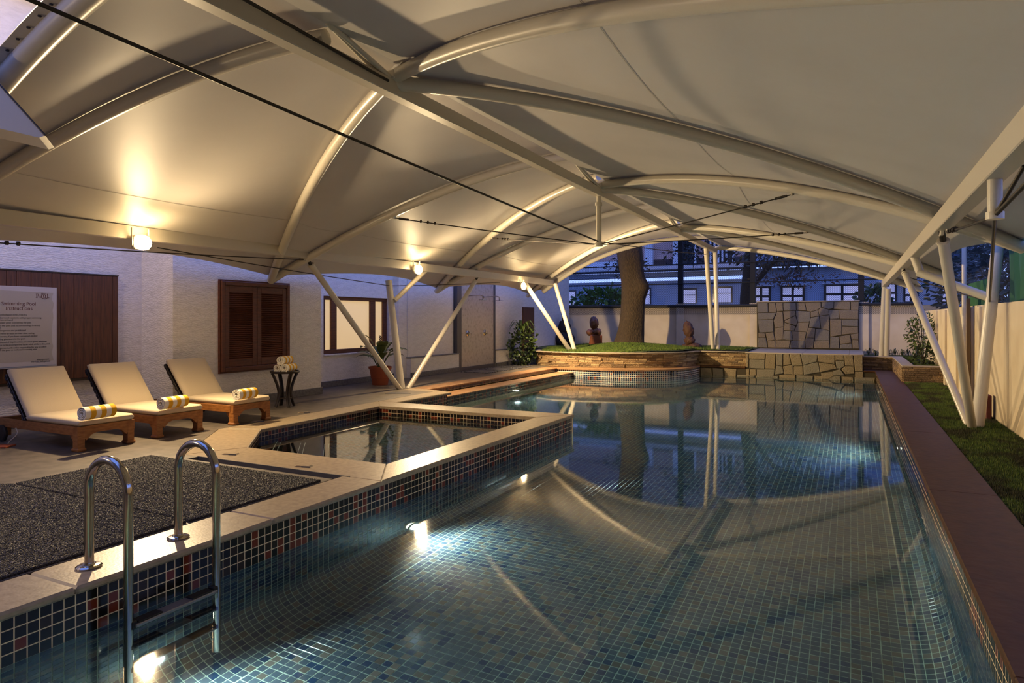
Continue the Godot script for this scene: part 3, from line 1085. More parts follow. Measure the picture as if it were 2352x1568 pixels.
func tripod(label: String, foot: Vector3, tops: Array, big: Vector3, elbow_top: Vector3, elbow_end: Vector3) -> void:
	var t := thing("column_tripod", label, "column", foot)
	for k in tops.size():
		var g := Geo.new()
		var f0 := Vector3(0, -0.03, 0.11 if k == 0 else -0.11)
		var top: Vector3 = tops[k] - foot
		g.tube([f0, f0.lerp(top, 0.96)], 0.046, 16)
		var c := part("strut", g, M.steel_white, t)
		var fk := Geo.new()
		fk.tube([f0.lerp(top, 0.95), top], 0.026, 8)
		part("pin", fk, M.cable, c)
		var cl := Geo.new()
		var e := f0.lerp(top, 0.955)
		var d := (top - f0).normalized()
		cl.tube([e - d * 0.012, e + d * 0.012], 0.053, 16)
		part("collar", cl, M.steel_white, c)
		var pl := Geo.new()
		pl.box(top + Vector3(0, 0.01, 0), Vector3(0.03, 0.12, 0.14), Basis(), 0.004)
		part("gusset", pl, M.beam_white, c)
	var g2 := Geo.new()
	var b2 := big - foot
	g2.tube([Vector3(0.06 * signf(b2.x), -0.03, 0), b2], [0.068, 0.06], 20)
	part("mast", g2, M.steel_white, t)
	var g3 := Geo.new()
	var et := elbow_top - foot
	var ee := elbow_end - foot
	var mid := et + Vector3(0.06 * signf(ee.x - et.x), -0.2, 0.03)
	if foot.x < -5:
		g3.tube([ee, et], 0.045, 14)
	else:
		g3.tube([et, mid], 0.05, 14)
		g3.tube([mid + Vector3(-0.02, 0, 0), ee], 0.05, 14)
	part("outrigger", g3, M.steel_white, t)

# ---------------------------------------------------------------- lamps
func build_lamps() -> void:
	var names := ["lit floodlight on the eave beam at the front end of the deck", "lit floodlight on the eave beam above the loungers", "lit floodlight on the eave beam beside the leaning white mast", "lit floodlight at the far end of the eave beam near the showers"]
	var spots := [Vector3(-7.06, 2.12, 0.5), Vector3(-7.06, 2.1, -4.88), Vector3(-7.06, 2.15, -10.25), Vector3(-7.06, 2.04, -14.68)]
	for k in 4:
		var t := thing("floodlight", names[k], "floodlight", spots[k], 0, "floodlights on the eave beam")
		var h := Geo.new()
		h.box(Vector3(-0.045, 0, 0), Vector3(0.07, 0.15, 0.19), Basis(), 0.012)
		part("housing", h, M.beam_white, t)
		var br := Geo.new()
		br.box(Vector3(-0.05, 0.06, 0.1), Vector3(0.025, 0.2, 0.006))
		br.box(Vector3(-0.05, 0.06, -0.1), Vector3(0.025, 0.2, 0.006))
		part("bracket", br, M.beam_white, t)
		var l := Geo.new()
		l.ball(Vector3(-0.002, 0, 0), Vector3(0.05, 0.085, 0.1), Basis(), 0.0, 1, 8)
		part("lamp_lens", l, M.flood_lens, t)
		var s := SpotLight3D.new()
		s.name = "flood_light"
		t.add_child(s)
		s.position = Vector3(0.06, 0.0, 0)
		s.rotation = Vector3(0, -PI / 2 + [0.0, 0.0, 0.0, 0.5][k], 0)
		s.rotate_object_local(Vector3.RIGHT, deg_to_rad(-32))
		s.spot_angle = 86.0
		s.spot_angle_attenuation = 1.0
		s.spot_range = 40.0
		s.spot_attenuation = 2.0
		s.light_color = Color(1.0, 0.87, 0.67)
		s.light_energy = [3.0, 6.4, 8.4, 17.0][k]
		s.light_size = 0.06
		s.shadow_enabled = true
	var pl := [["underwater pool lamp below the ladder", Vector3(-3.245, -0.86, -2.28), 1.0], ["underwater pool lamp in the wall below the small pool", Vector3(-3.235, -0.93, -4.6), 1.0],
		["underwater pool lamp in the face of the low ledge", Vector3(-6.3, -0.33, -12.7), 1.0],
		["underwater pool lamp under the brown coping, farther one", Vector3(0.52, -0.42, -15.9), -1.0], ["underwater pool lamp under the brown coping, nearer one", Vector3(0.52, -0.62, -9.4), -1.0]]
	for d in pl:
		var t := thing("pool_lamp", d[0], "pool lamp", d[1], 0, "underwater pool lamps")
		var side := Basis(Vector3.BACK, -PI / 2 * d[2])      # lathe axis turned to face the water
		var rim := Geo.new()
		rim.lathe([Vector2(0.05, 0.0), Vector2(0.062, 0.0), Vector2(0.062, 0.016), Vector2(0.05, 0.02), Vector2(0.05, 0.0)], 20, Transform3D(side, Vector3.ZERO))
		part("rim", rim, M.chrome, t)
		var lens := Geo.new()
		lens.lathe([Vector2(0, 0.004), Vector2(0.05, 0.004), Vector2(0.04, 0.018), Vector2(0, 0.022)], 20, Transform3D(side, Vector3.ZERO))
		part("lamp_lens", lens, M.pool_lens, t)
		var s := SpotLight3D.new()
		s.name = "pool_light"
		t.add_child(s)
		s.position = Vector3(0.035 * d[2], 0, 0)
		s.rotation = Vector3(0, -PI / 2 * d[2], 0)
		s.spot_angle = 80.0
		s.spot_angle_attenuation = 0.6
		s.spot_range = 20.0
		s.spot_attenuation = 2.0
		s.light_color = Color(0.97, 1.0, 0.96)
		s.light_energy = 1.0
		s.light_size = 0.04
		s.shadow_enabled = true

# ---------------------------------------------------------------- the house on the lounger side
func build_building() -> void:
	var top := 6.5
	var w := Geo.new()
	w.slab(Vector3(-9.2, -0.1, -5.89), Vector3(-8.55, top, 4.0))
	var w1 := struct("wall_sign", w, M.plaster, "textured white plaster wall behind the notice board", "wall")
	w = Geo.new()
	w.slab(Vector3(-9.2, -0.1, -8.65), Vector3(-7.92, top, -5.89))
	var w2 := struct("wall_shutter", w, M.plaster, "projecting white plaster wall with the brown shuttered window", "wall")
	# window bay with a real opening
	var wz0 := -9.4
	var wz1 := -11.35
	var wx := -8.55
	w = Geo.new()
	w.slab(Vector3(wx - 0.6, -0.1, wz1 - 0.15), Vector3(wx, 0.6, -8.65))
	w.slab(Vector3(wx - 0.6, 1.67, wz1 - 0.15), Vector3(wx, top, -8.65))
	w.slab(Vector3(wx - 0.6, 0.6, wz0), Vector3(wx, 1.67, -8.65))
	w.slab(Vector3(wx - 0.6, 0.6, wz1 - 0.15), Vector3(wx, 1.67, wz1))
	struct("wall_window", w, M.plaster, "recessed white plaster wall around the lit brown window", "wall")
	w = Geo.new()
	w.slab(Vector3(-9.2, -0.1, -11.8), Vector3(-8.42, top, -11.5))
	w.slab(Vector3(-9.2, -0.1, -13.62), Vector3(-8.4, top, -11.8))
	w.slab(Vector3(-9.2, -0.1, -13.72), Vector3(-8.3, 0.42, -11.78))
	struct("wall_shower", w, M.plaster, "white plaster wall between the window and the shower panel", "wall")
	w = Geo.new()
	w.slab(Vector3(-9.2, -0.1, -21.0), Vector3(-8.42, top, -13.62))
	w.slab(Vector3(-9.2, -0.1, -17.3), Vector3(-8.32, 0.42, -15.62))
	struct("wall_plant", w, M.plaster, "bluish white plaster wall behind the showers and the bushy plant", "wall")
	w = Geo.new()
	w.slab(Vector3(-9.2, -0.1, 4.0), Vector3(2.2, top, 4.3))  # unseen wall added behind the camera to block sky light
	struct("wall_added_front", w, M.skirting, "added unseen grey wall at the near end of the pool deck, keeps sky light out", "wall")
	var tr := 1
	for c in [[Vector3(-8.43, 0.42, -13.74), Vector3(-8.28, 0.44, -11.76)], [Vector3(-8.44, 0.42, -17.3), Vector3(-8.3, 0.44, -15.6)]]:
		var g := Geo.new()
		g.slab(c[0], c[1], 0.004)
		struct("trim_%d" % tr, g, M.skirting, ["grey stone cap on the low wall ledge beside the showers", "grey stone cap on the low wall ledge behind the bushy plant"][tr - 1], "trim")
		tr += 1
	# skirting
	var sk := 0
	for s in [[Vector3(-8.56, 0, -5.9), Vector3(-8.53, 0.11, 4.0), "sign"], [Vector3(-7.93, 0, -8.67), Vector3(-7.9, 0.11, -5.87), "shutter"], [Vector3(-8.56, 0, -11.5), Vector3(-8.53, 0.11, -8.65), "window"],
			[Vector3(-8.31, 0, -13.72), Vector3(-8.27, 0.11, -11.76), "shower"], [Vector3(-8.33, 0, -17.3), Vector3(-8.29, 0.1, -15.62), "plant"]]:
		var g := Geo.new()
		g.slab(s[0], s[1], 0.004)
		struct("baseboard_" + s[2], g, M.skirting, "grey stone skirting along the foot of the " + s[2] + " wall", "baseboard")
		sk += 1
	# floors above with ledges and dark windows, seen past the front edge of the canopy
	for k in 2:
		var g := Geo.new()
		g.slab(Vector3(-8.6, 3.55 + k * 1.4, -5.0), Vector3(-8.4, 3.67 + k * 1.4, 4.0), 0.01)
		struct("trim_%d" % tr, g, M.plaster, ["lower cream string course on the house wall above the canopy", "upper cream string course on the house wall above the canopy"][k], "trim")
		tr += 1
	# wall lamp high on the house front, outside the frame
	var wl := thing("wall_lamp", "lit wall lamp high on the house wall above the canopy edge", "wall lamp", Vector3(-7.5, 4.7, -2.7))
	var hg := Geo.new()
	hg.box(Vector3(-0.04, 0, 0), Vector3(0.12, 0.2, 0.14), Basis(), 0.01)
	part("housing", hg, M.cable, wl)
	var ag := Geo.new()
	ag.tube([Vector3(-1.06, -0.3, 0), Vector3(-0.5, 0.05, 0), Vector3(-0.06, 0.0, 0)], 0.02, 8)
	part("arm", ag, M.cable, wl)
	var lg := Geo.new()
	lg.ball(Vector3(0.06, 0, 0), Vector3(0.05, 0.08, 0.06), Basis(), 0.0, 1, 8)
	part("lamp_lens", lg, M.flood_lens, wl)
	var ol := OmniLight3D.new()
	ol.name = "wall_light"
	wl.add_child(ol)
	ol.position = Vector3(0.06, 0, 0)
	ol.light_color = Color(1.0, 0.85, 0.62)
	ol.light_energy = 2.2
	ol.light_size = 0.06
	ol.omni_range = 30.0
	ol.omni_attenuation = 2.0
	ol.shadow_enabled = true
	# wood notice board panel
	var bp := thing("wall_panelling", "dark brown vertical timber boarding on the wall behind the poster", "panelling", Vector3(-8.55, 0, 0))
	var z := -2.2
	var widths := [0.1, 0.155, 0.118, 0.112]
	var i := 0
	while z > -5.5:
		var wd: float = widths[i % 4] if i > 0 else 0.2
		if z - wd < -5.535:
			wd = 5.535 + z
		var g := Geo.new()
		g.slab(Vector3(0, 0.52, z - wd + 0.003), Vector3(0.045, 1.8, z), 0.004)
		part("board", g, M.wood_board, bp)
		z -= wd
		i += 1
	var rail := Geo.new()
	rail.slab(Vector3(0, 0.49, -5.54), Vector3(0.05, 0.52, -2.2))
	rail.slab(Vector3(0, 1.8, -5.54), Vector3(0.05, 1.815, -2.2))
	part("edge_rail", rail, M.wood_dark, bp)
	build_poster()
	# shuttered window
	var sw := thing("window_1", "brown timber window with two closed louvred shutters", "window", Vector3(-7.92, 0, 0), 0, "", "structure")
	var fr := Geo.new()
	var zl := -6.61
	var zr := -7.895
	var yb := 0.5
	var yt := 1.785
	for b in [[Vector3(0, yb, zl - 0.06), Vector3(0.06, yt, zl)], [Vector3(0, yb, zr), Vector3(0.06, yt, zr + 0.06)], [Vector3(0, yt - 0.06, zr + 0.06), Vector3(0.058, yt, zl - 0.06)], [Vector3(0, yb, zr + 0.06), Vector3(0.058, yb + 0.06, zl - 0.06)]]:
		fr.slab(b[0], b[1], 0.008)
	fr.slab(Vector3(0, yb - 0.02, zr - 0.02), Vector3(0.035, yb, zl + 0.02), 0.004)
	fr.slab(Vector3(0, yt, zr - 0.02), Vector3(0.035, yt + 0.02, zl + 0.02), 0.004)
	fr.slab(Vector3(0, yb, zl), Vector3(0.035, yt, zl + 0.02), 0.004)
	fr.slab(Vector3(0, yb, zr - 0.02), Vector3(0.035, yt, zr), 0.004)
	part("frame", fr, M.wood_shutter, sw)
	var mid := (zl + zr) * 0.5
	for s in [[zl - 0.06, mid], [mid, zr + 0.06]]:
		var lf := Geo.new()
		var a: float = s[0] - 0.004
		var b: float = s[1] + 0.004
		lf.slab(Vector3(0.0, yb + 0.065, a - 0.075), Vector3(0.045, yt - 0.065, a), 0.004)
		lf.slab(Vector3(0.0, yb + 0.065, b), Vector3(0.045, yt - 0.065, b + 0.075), 0.004)
		lf.slab(Vector3(0.0, yt - 0.16, b + 0.075), Vector3(0.042, yt - 0.065, a - 0.075), 0.004)
		lf.slab(Vector3(0.0, yb + 0.065, b + 0.075), Vector3(0.042, yb + 0.17, a - 0.075), 0.004)
		lf.slab(Vector3(-0.03, yb + 0.1, b + 0.02), Vector3(-0.02, yt - 0.1, a - 0.02))
		var leaf := part("shutter_leaf", lf, M.wood_shutter, sw)
		var n := 34
		var y0 := yb + 0.17
		var dy := (yt - 0.16 - y0) / n
		var sm := Geo.new()
		sm.box(Vector3.ZERO, Vector3(0.045, 0.006, absf(b - a) - 0.145), Basis(Vector3.BACK, deg_to_rad(-42)), 0.002)
		var slat_mesh := sm.mesh(M.wood_shutter)
		for k in n:
			mpart("slat", slat_mesh, Transform3D(Basis(), Vector3(0.022, y0 + (k + 0.5) * dy, (a + b) * 0.5)), leaf)
	# lit window
	var lw := thing("window_2", "lit window with frosted cream panes in a dark brown frame", "window", Vector3(wx, 0, 0), 0, "", "structure")
	var wf := Geo.new()
	var xs := [-0.14, -0.06]
	for b in [[0.6, 0.68, wz1, wz0], [1.6, 1.67, wz1, wz0], [0.6, 1.67, wz0 - 0.12, wz0], [0.6, 1.67, wz1, wz1 + 0.12], [0.6, 1.67, -9.83, -9.68], [0.6, 1.67, -10.98, -10.82]]:
		var upright: bool = b[1] - b[0] > 0.5
		wf.slab(Vector3(xs[0], b[0] + (0.08 if upright else 0.0), b[2]), Vector3(xs[1] + (-0.003 if upright else 0.0), b[1] - (0.07 if upright else 0.0), b[3]), 0.006)
	part("frame", wf, M.wood_shutter, lw)
	mat("frosted_pane", rgb("c9b894"), 0.35)
	M.frosted_pane.emission_enabled = true
	M.frosted_pane.emission = Color(1.0, 0.84, 0.6)
	M.frosted_pane.emission_energy_multiplier = 0.16
	for b in [[-9.68, wz0 - 0.12], [-10.82, -9.83], [wz1 + 0.12, -10.98]]:
		var pg := Geo.new()
		pg.slab(Vector3(-0.12, 0.67, b[0]), Vector3(-0.105, 1.61, b[1]))
		part("pane", pg, M.frosted_pane, lw)
	var sl := Geo.new()
	sl.slab(Vector3(-0.16, 0.57, wz1), Vector3(0.02, 0.6, wz0), 0.004)
	part("sill", sl, M.plaster, lw)
	# shower panel
	var sp := thing("marble_surround", "veined beige marble shower panel framed in dark granite", "shower panel", Vector3(-8.42, 0, 0))
	var mg := Geo.new()
	mg.slab(Vector3(0, 0.09, -15.5), Vector3(0.09, 2.4, -13.86), 0.004)
	part("marble_slab", mg, M.marble, sp)
	for s in [[-13.86, -13.66, 0.1, 0.2], [-15.58, -15.5, 0.1, 0.2]]:
		var g := Geo.new()
		g.slab(Vector3(0, 0.0, s[0]) if s[0] < s[1] else Vector3(0, 0, s[1]), Vector3(0.11, 2.4, s[1]), 0.004)
		part("granite_strip", g, M.granite_dark, sp)
	var bs := Geo.new()
	bs.slab(Vector3(0, 0, -15.58), Vector3(0.1, 0.09, -13.66), 0.004)
	part("granite_base", bs, M.granite_dark, sp)
	for k in 2:
		var zz: float = [-14.1, -14.95][k]
		var t := thing("wall_shower", ["chrome wall shower on the marble panel, the one nearer the window", "chrome wall shower on the marble panel, the one nearer the bushy plant"][k], "shower", Vector3(-8.33, 1.8, zz), 0, "wall showers")
		var g := Geo.new()
		g.tube([Vector3(0, 0, 0), Vector3(0.36, 0.02, -0.05), Vector3(0.42, 0.0, -0.06), Vector3(0.43, -0.07, -0.06)], 0.011, 8)
		part("arm", g, M.chrome, t)
		var h := Geo.new()
		h.lathe([Vector2(0, -0.1), Vector2(0.1, -0.1), Vector2(0.1, -0.09), Vector2(0.02, -0.07), Vector2(0, -0.07)], 18, Transform3D(Basis(), Vector3(0.43, 0, -0.06)))
		part("rose", h, M.chrome, t)
		var fl := Geo.new()
		fl.lathe([Vector2(0, 0), Vector2(0.03, 0), Vector2(0.03, 0.012), Vector2(0, 0.014)], 14, Transform3D(Basis(Vector3.BACK, -PI / 2), Vector3.ZERO))
		part("flange", fl, M.chrome, t)
		var v := thing("shower_mixer", ["round chrome shower tap on the marble panel, nearer the window", "round chrome shower tap on the marble panel, nearer the bushy plant"][k], "tap", Vector3(-8.33, 0.9, zz - 0.06), 0, "shower taps")
		var d := Geo.new()
		d.lathe([Vector2(0, 0), Vector2(0.075, 0), Vector2(0.075, 0.01), Vector2(0.04, 0.02), Vector2(0.035, 0.06), Vector2(0, 0.065)], 20, Transform3D(Basis(Vector3.BACK, -PI / 2), Vector3.ZERO))
		part("body", d, M.chrome, v)
		var le := Geo.new()
		le.tube([Vector3(0.055, 0, 0), Vector3(0.07, -0.02, -0.08)], 0.008, 8)
		part("lever", le, M.chrome, v)
	# timber board on the far wall
	var bg := Geo.new()
	bg.slab(Vector3(-8.42, 0.3, -18.15), Vector3(-8.38, 1.59, -17.4), 0.004)
	var bo := struct("timber_screen", bg, M.wood_board, "tall dark brown timber board on the wall behind the bushy plant", "board")
	bo.remove_meta("kind")
	# wet stone pads before the showers
	for k in 3:
		var t := thing("shower_pad", ["dark wet stone pad set in pebbles before the showers, nearest the window", "dark wet stone pad set in pebbles before the showers, middle one", "dark wet stone pad set in pebbles before the showers, by the planter"][k], "paving pad", Vector3(-7.8, 0, -13.95 - k * 0.85), 0, "shower pads")
		var g := Geo.new()
		g.slab(Vector3(-0.3, 0, -0.36), Vector3(0.3, 0.012, 0.36), 0.004)
		part("slab", g, M.granite_dark, t)
		var pb := Geo.new()
		var r2 := RandomNumberGenerator.new()
		r2.seed = 900 + k
		for j in 60:
			var a := r2.randf() * 4.0
			var q := Vector3.ZERO
			var f := r2.randf_range(-0.38, 0.38)
			q = Vector3(f, 0.01, 0.39) if a < 1 else Vector3(f, 0.01, -0.39) if a < 2 else Vector3(0.35, 0.01, f) if a < 3 else Vector3(-0.35, 0.01, f)
			pb.ball(q, Vector3(0.02, 0.012, 0.016) * r2.randf_range(0.7, 1.3), Basis(Vector3.UP, r2.randf() * 3.0), 0.1, j, 4)
		var pp := part("pebbles", pb, M.granite_dark, t)
		pp.set_meta("kind", "stuff")
	# eave corner that juts in at the upper frame edge
	var ev := thing("eave_box", "pale boxed eave corner jutting in under the front of the canopy", "eave", Vector3.ZERO)
	var c0 := Vector3(0, EYE, 0)
	var dist := 4.3
	var pts := []
	for q in [[-260, -110], [0, 195], [104, 311], [90, 316], [0, 295], [-260, 235]]:
		pts.append(c0 + ray(q[0], q[1]) * dist)
	var eg := Geo.new()
	var back := Vector3(-0.35, 0.02, -0.25)
	var outw := -ray(0, 250)
	for k in range(1, 5):
		eg.to(pts[0], pts[k], pts[k + 1], outw)
		eg.to(pts[0] + back, pts[k] + back, pts[k + 1] + back, -outw)
	for k in 6:
		var j := (k + 1) % 6
		var cen: Vector3 = (pts[0] + pts[2] + pts[5]) / 3.0
		eg.qo(pts[k], pts[j], pts[j] + back, pts[k] + back, (pts[k] + pts[j]) * 0.5 - cen)
	part("fascia", eg, M.beam_white, ev)
	var lip := Geo.new()
	lip.tube([pts[0], pts[1], pts[2]], 0.006, 6)
	part("lip", lip, M.cable, ev)

func words(parent: Node3D, called: String, text: String, em: float, u: float, v: float, ink: Material, x := -8.433, align := HORIZONTAL_ALIGNMENT_RIGHT) -> void:
	var tm := TextMesh.new()
	var f := SystemFont.new()
	f.font_names = PackedStringArray(["Droid Serif"]) if called == "logo" else PackedStringArray(["Droid Sans"])
	tm.font = f
	tm.text = text
	tm.font_size = 48
	tm.pixel_size = em / 48.0
	tm.depth = 0.001
	tm.curve_step = 1.5
	tm.horizontal_alignment = align
	tm.vertical_alignment = VERTICAL_ALIGNMENT_CENTER
	tm.material = ink
	var o := MeshInstance3D.new()
	o.name = called
	o.mesh = tm
	parent.add_child(o, true)
	o.rotation.y = PI / 2
	o.position = on_x(u, v, x) - parent.position

func build_poster() -> void:
	var t := thing("notice_poster", "white paper swimming pool instructions poster on the timber boarding", "poster", Vector3(-8.5, 0, -4.3))
	var g := Geo.new()
	g.slab(Vector3(0.0, 0.69, 0.46), Vector3(0.06, 1.62, -0.44), 0.002)
	part("sheet", g, M.paper, t)
	# cream torn-edge print behind the text
	mat("paper_cream", rgb("a89f90"), 0.6)
	var pr := PackedVector2Array()
	var r2 := RandomNumberGenerator.new()
	r2.seed = 12
	pr.append(Vector2(-0.4, 0.76))
	for k in 20:
		pr.append(Vector2(0.395 + r2.randf_range(-0.01, 0.01), 0.76 + k * 0.042))
	pr.append(Vector2(-0.4, 1.575))
	var pg := Geo.new()
	pg.prism(pr, Transform3D(Basis(Vector3.UP, PI / 2), Vector3(0.0601, 0, 0)), 0.0006, 0.0, false)
	part("printed_border", pg, M.paper_cream, t)
	var x := -8.4385
	words(t, "logo", "The", 0.03, 105, 675.0, M.ink_red, x)
	words(t, "logo", "Paul", 0.066, 111, 680.0, M.ink_red, x)
	var sw := Geo.new()
	var sp := []
	for k in 9:
		var a := k / 8.0
		sp.append(on_x(96 + 17 * a, 683.5 + 2.5 * sin(PI * minf(a * 1.2, 1.0)), x + 0.001) - t.position)
	sw.tube(sp, 0.0022, 4)
	part("swoosh", sw, M.ink_red, t)
	words(t, "heading", "Swimming Pool", 0.0515, 82.5, 698.0, M.ink_red, x)
	words(t, "heading", "Instructions", 0.0515, 74.5, 708.5, M.ink_red, x)
	var lines := [["Pool is open between 0700-2100 hrs", 62, 723.2], ["Only members and residents with proper swimming", 95, 729.8], ["costumes are allowed", 30, 734.6], ["Please take a shower prior to entering the pool", 72, 740.6],
		["Smoking in the pool and its surroundings is strictly", 93, 747.2], ["prohibited", 2, 752.5], ["Diving is dangerous and prohibited!", 60, 758.3], ["Do not swim for at least an hour after eating", 79, 764.8], ["Avoid swimming if you have consumed alcohol", 86, 771.0],
		["Do not bring glassware to the pool", 58, 777.6], ["Do not swim out of depth unless you are a good swimmer", 108, 783.3], ["Children are to be accompanied by an adult while in the pool", 114, 789.2], ["The management will not be responsible for any accident", 107, 796.0], ["or loss in the pool or in the surrounding area", 85, 801.5]]
	for l in lines:
		words(t, "text_line", l[0], 0.0228, l[1], l[2], M.ink_dark, x)
	words(t, "text_line", "Management", 0.0228, 113, 824.3, M.ink_dark, x)
	words(t, "text_line", "The Paul, Bangalore", 0.0228, 114, 828.6, M.ink_dark, x)
	var ft := Geo.new()
	ft.slab(Vector3(0.0605, 0.70, 0.3), Vector3(0.0612, 0.708, -0.43))
	part("printed_line", ft, mat("ink_blue", rgb("6f7c8c"), 0.7), t)

# ---------------------------------------------------------------- loungers, towels, table, ladder
func soft_slab(g: Geo, a: Vector3, b: Vector3, thick: float, width: float) -> void:
	# a cushion from a to b (its lower face), width along -z, with rounded rims and a slight crown
	var d := b - a
	var l := d.length()
	var ex := d / l
	var ez := Vector3(0, 0, -1)
	var ey := ez.cross(ex).normalized()
	if ey.y < 0:
		ey = -ey
	var grid := []
	var rr := 0.022
	var cols := 20
	for i in 13:
		var ring := []
		var u := i / 12.0
		var ins := 0.0
		var edge := minf(u, 1.0 - u) * l
		if i == 0 or i == 12:
			ins = rr
		for k in cols:
			var t := k / float(cols)
			var w := 0.0
			var h := 0.0
			# walk the section: bottom, far rim, top, near rim
			if t < 0.4:
				w = lerpf(rr, width - rr, t / 0.4)
				h = 0.0
			elif t < 0.5:
				var q := (t - 0.4) / 0.1 * PI
				w = width - rr + rr * sin(q)
				h = thick * (1.0 - cos(q)) * 0.5
			elif t < 0.9:
				w = lerpf(width - rr, rr, (t - 0.5) / 0.4)
				h = thick + 0.008 * sin(PI * w / width) * sin(PI * u)
			else:
				var q := (t - 0.9) / 0.1 * PI
				w = rr - rr * sin(q)
				h = thick * (1.0 + cos(q)) * 0.5
			h = lerpf(h, thick * 0.5, 0.45 if ins > 0.0 else 0.0)
			w = lerpf(w, width * 0.5, 0.02 if ins > 0.0 else 0.0)
			var uu := clampf(u * l, 0.0, l)
			if i == 1:
				uu = rr * 0.6
			elif i == 11:
				uu = l - rr * 0.6
			ring.append(a + ex * uu + ey * h + ez * w)
		grid.append(ring)
	g.grid_smooth(grid, true, a + ex * l * 0.5 + ey * thick * 0.5 + ez * width * 0.5)
	for e in [0, 12]:
		var c := Vector3.ZERO
		for k in cols:
			c += grid[e][k]
		c /= cols
		for k in cols:
			g.to(c, grid[e][k], grid[e][(k + 1) % cols], -ex if e == 0 else ex)

func build_loungers() -> void:
	var W := 0.565
	var t := thing("sun_lounger", "teak sun lounger with a beige cushion in front of the poster", "sun lounger", Vector3(-6.47, 0, -3.815), 0, "teak sun loungers in a row")
	# frame: foot end at x = 0, head end at x = -1.42
	var fr := Geo.new()
	fr.slab(Vector3(-1.42, 0.15, -0.035), Vector3(-0.05, 0.235, 0.0), 0.004)
	fr.slab(Vector3(-1.42, 0.15, -W), Vector3(-0.05, 0.235, -W + 0.035), 0.004)
	fr.slab(Vector3(-1.42, 0.15, -W), Vector3(-1.38, 0.235, 0.0), 0.004)
	part("side_rails", fr, M.wood_teak, t)
	for k in 8:
		var sl := Geo.new()
		sl.slab(Vector3(-0.14 - k * 0.1, 0.22, -W + 0.01), Vector3(-0.07 - k * 0.1, 0.236, -0.01), 0.002)
		part("slat", sl, M.wood_teak, t)
	# foot end apron with its arch
	var ap := PackedVector2Array([Vector2(0.0, 0.235), Vector2(0.0, 0.14), Vector2(0.06, 0.135)])
	for k in 9:
		var a := k / 8.0
		ap.append(Vector2(0.085 + (W - 0.17) * a, 0.1 + 0.065 * minf(1.0, minf(a, 1.0 - a) * 6.0)))
	ap.append_array(PackedVector2Array([Vector2(W - 0.06, 0.135), Vector2(W, 0.14), Vector2(W, 0.235)]))
	var ag := Geo.new()
	ag.prism(ap, Transform3D(Basis(Vector3.UP, PI / 2), Vector3(-0.035, 0, 0)), 0.035, 0.003)
	part("foot_apron", ag, M.wood_teak, t)
	for s in [0.0, 1.0]:
		var z := -0.0375 if s == 0.0 else -W + 0.0375
		var lg := Geo.new()
		lg.slab(Vector3(-0.078, 0.03, z - 0.035), Vector3(0.002, 0.234, z + 0.035), 0.004)
		# bracket back along the side rail
		lg.prism(PackedVector2Array([Vector2(-0.078, 0.16), Vector2(-0.078, 0.085), Vector2(-0.1, 0.09), Vector2(-0.16, 0.16)]), Transform3D(Basis(), Vector3(0, 0, z - 0.018)), 0.036)
		var leg := part("leg", lg, M.wood_teak, t)
		var ft := Geo.new()
		ft.slab(Vector3(-0.09, 0.0, z - 0.046), Vector3(0.013, 0.034, z + 0.046), 0.01)
		part("foot", ft, M.wood_teak, leg)
		var rl := Geo.new()
		rl.slab(Vector3(-1.3, 0.06, z - 0.025), Vector3(-1.22, 0.2, z + 0.025), 0.004)
		var rleg := part("leg", rl, M.wood_teak, t)
		var wh := Geo.new()
		var wz := z + (0.04 if s == 0.0 else -0.04)
		wh.lathe([Vector2(0, -0.018), Vector2(0.07, -0.018), Vector2(0.085, -0.01), Vector2(0.085, 0.01), Vector2(0.07, 0.018), Vector2(0, 0.018)], 20, Transform3D(Basis(Vector3.RIGHT, PI / 2), Vector3(-1.26, 0.086, wz)))
		part("wheel", wh, M.wood_dark, rleg)
	# back support frame
	var hinge := Vector3(-0.86, 0.235, 0)
	var topb := Vector3(-1.22, 0.69, 0)
	var bk := Node3D.new()
	bk.name = "back_frame"
	t.add_child(bk, true)
	for z in [-0.03, -W + 0.03]:
		var bf := Geo.new()
		var a := hinge + Vector3(0, 0, z)
		var b := topb + Vector3(0, 0, z)
		var ex := (b - a).normalized()
		bf.box((a + b) * 0.5 + Vector3(-0.02, -0.012, 0), Vector3(a.distance_to(b), 0.03, 0.04), Basis(ex, Vector3(0, 0, 1).cross(ex), Vector3(0, 0, 1)), 0.003)
		part("stile", bf, M.wood_dark, bk)
	for k in 7:
		var p := hinge.lerp(topb, 0.08 + k * 0.14) + Vector3(-0.022, -0.014, -W / 2)
		var ex := (topb - hinge).normalized()
		var sb := Geo.new()
		sb.box(p, Vector3(0.045, 0.016, W - 0.0), Basis(ex, Vector3(0, 0, 1).cross(ex), Vector3(0, 0, 1)), 0.002)
		part("back_slat", sb, M.wood_dark, bk)
	var pr := Geo.new()
	pr.tube([topb.lerp(hinge, 0.3) + Vector3(-0.03, -0.02, -W / 2), Vector3(-1.3, 0.2, -W / 2)], 0.014, 8)
	part("prop", pr, M.wood_dark, t)
	var cs := Geo.new()
	soft_slab(cs, Vector3(-0.86, 0.237, 0.0), Vector3(0.005, 0.237, 0.0), 0.062, W)
	part("seat_cushion", cs, M.cushion, t)
	var cb := Geo.new()
	soft_slab(cb, hinge + Vector3(0.015, 0.012, 0), topb + Vector3(0, 0.02, 0), 0.062, W)
	part("back_cushion", cb, M.cushion, t)
	var strap := Geo.new()
	var sp := []
	for k in 9:
		var a := k / 8.0
		sp.append(Vector3(-0.98 + 0.04 * sin(a * 5.0), 0.16 - 0.15 * a, 0.02 + 0.05 * a * a))
	strap.tube(sp, 0.006, 5)
	part("tie_strap", strap, M.cushion, t)
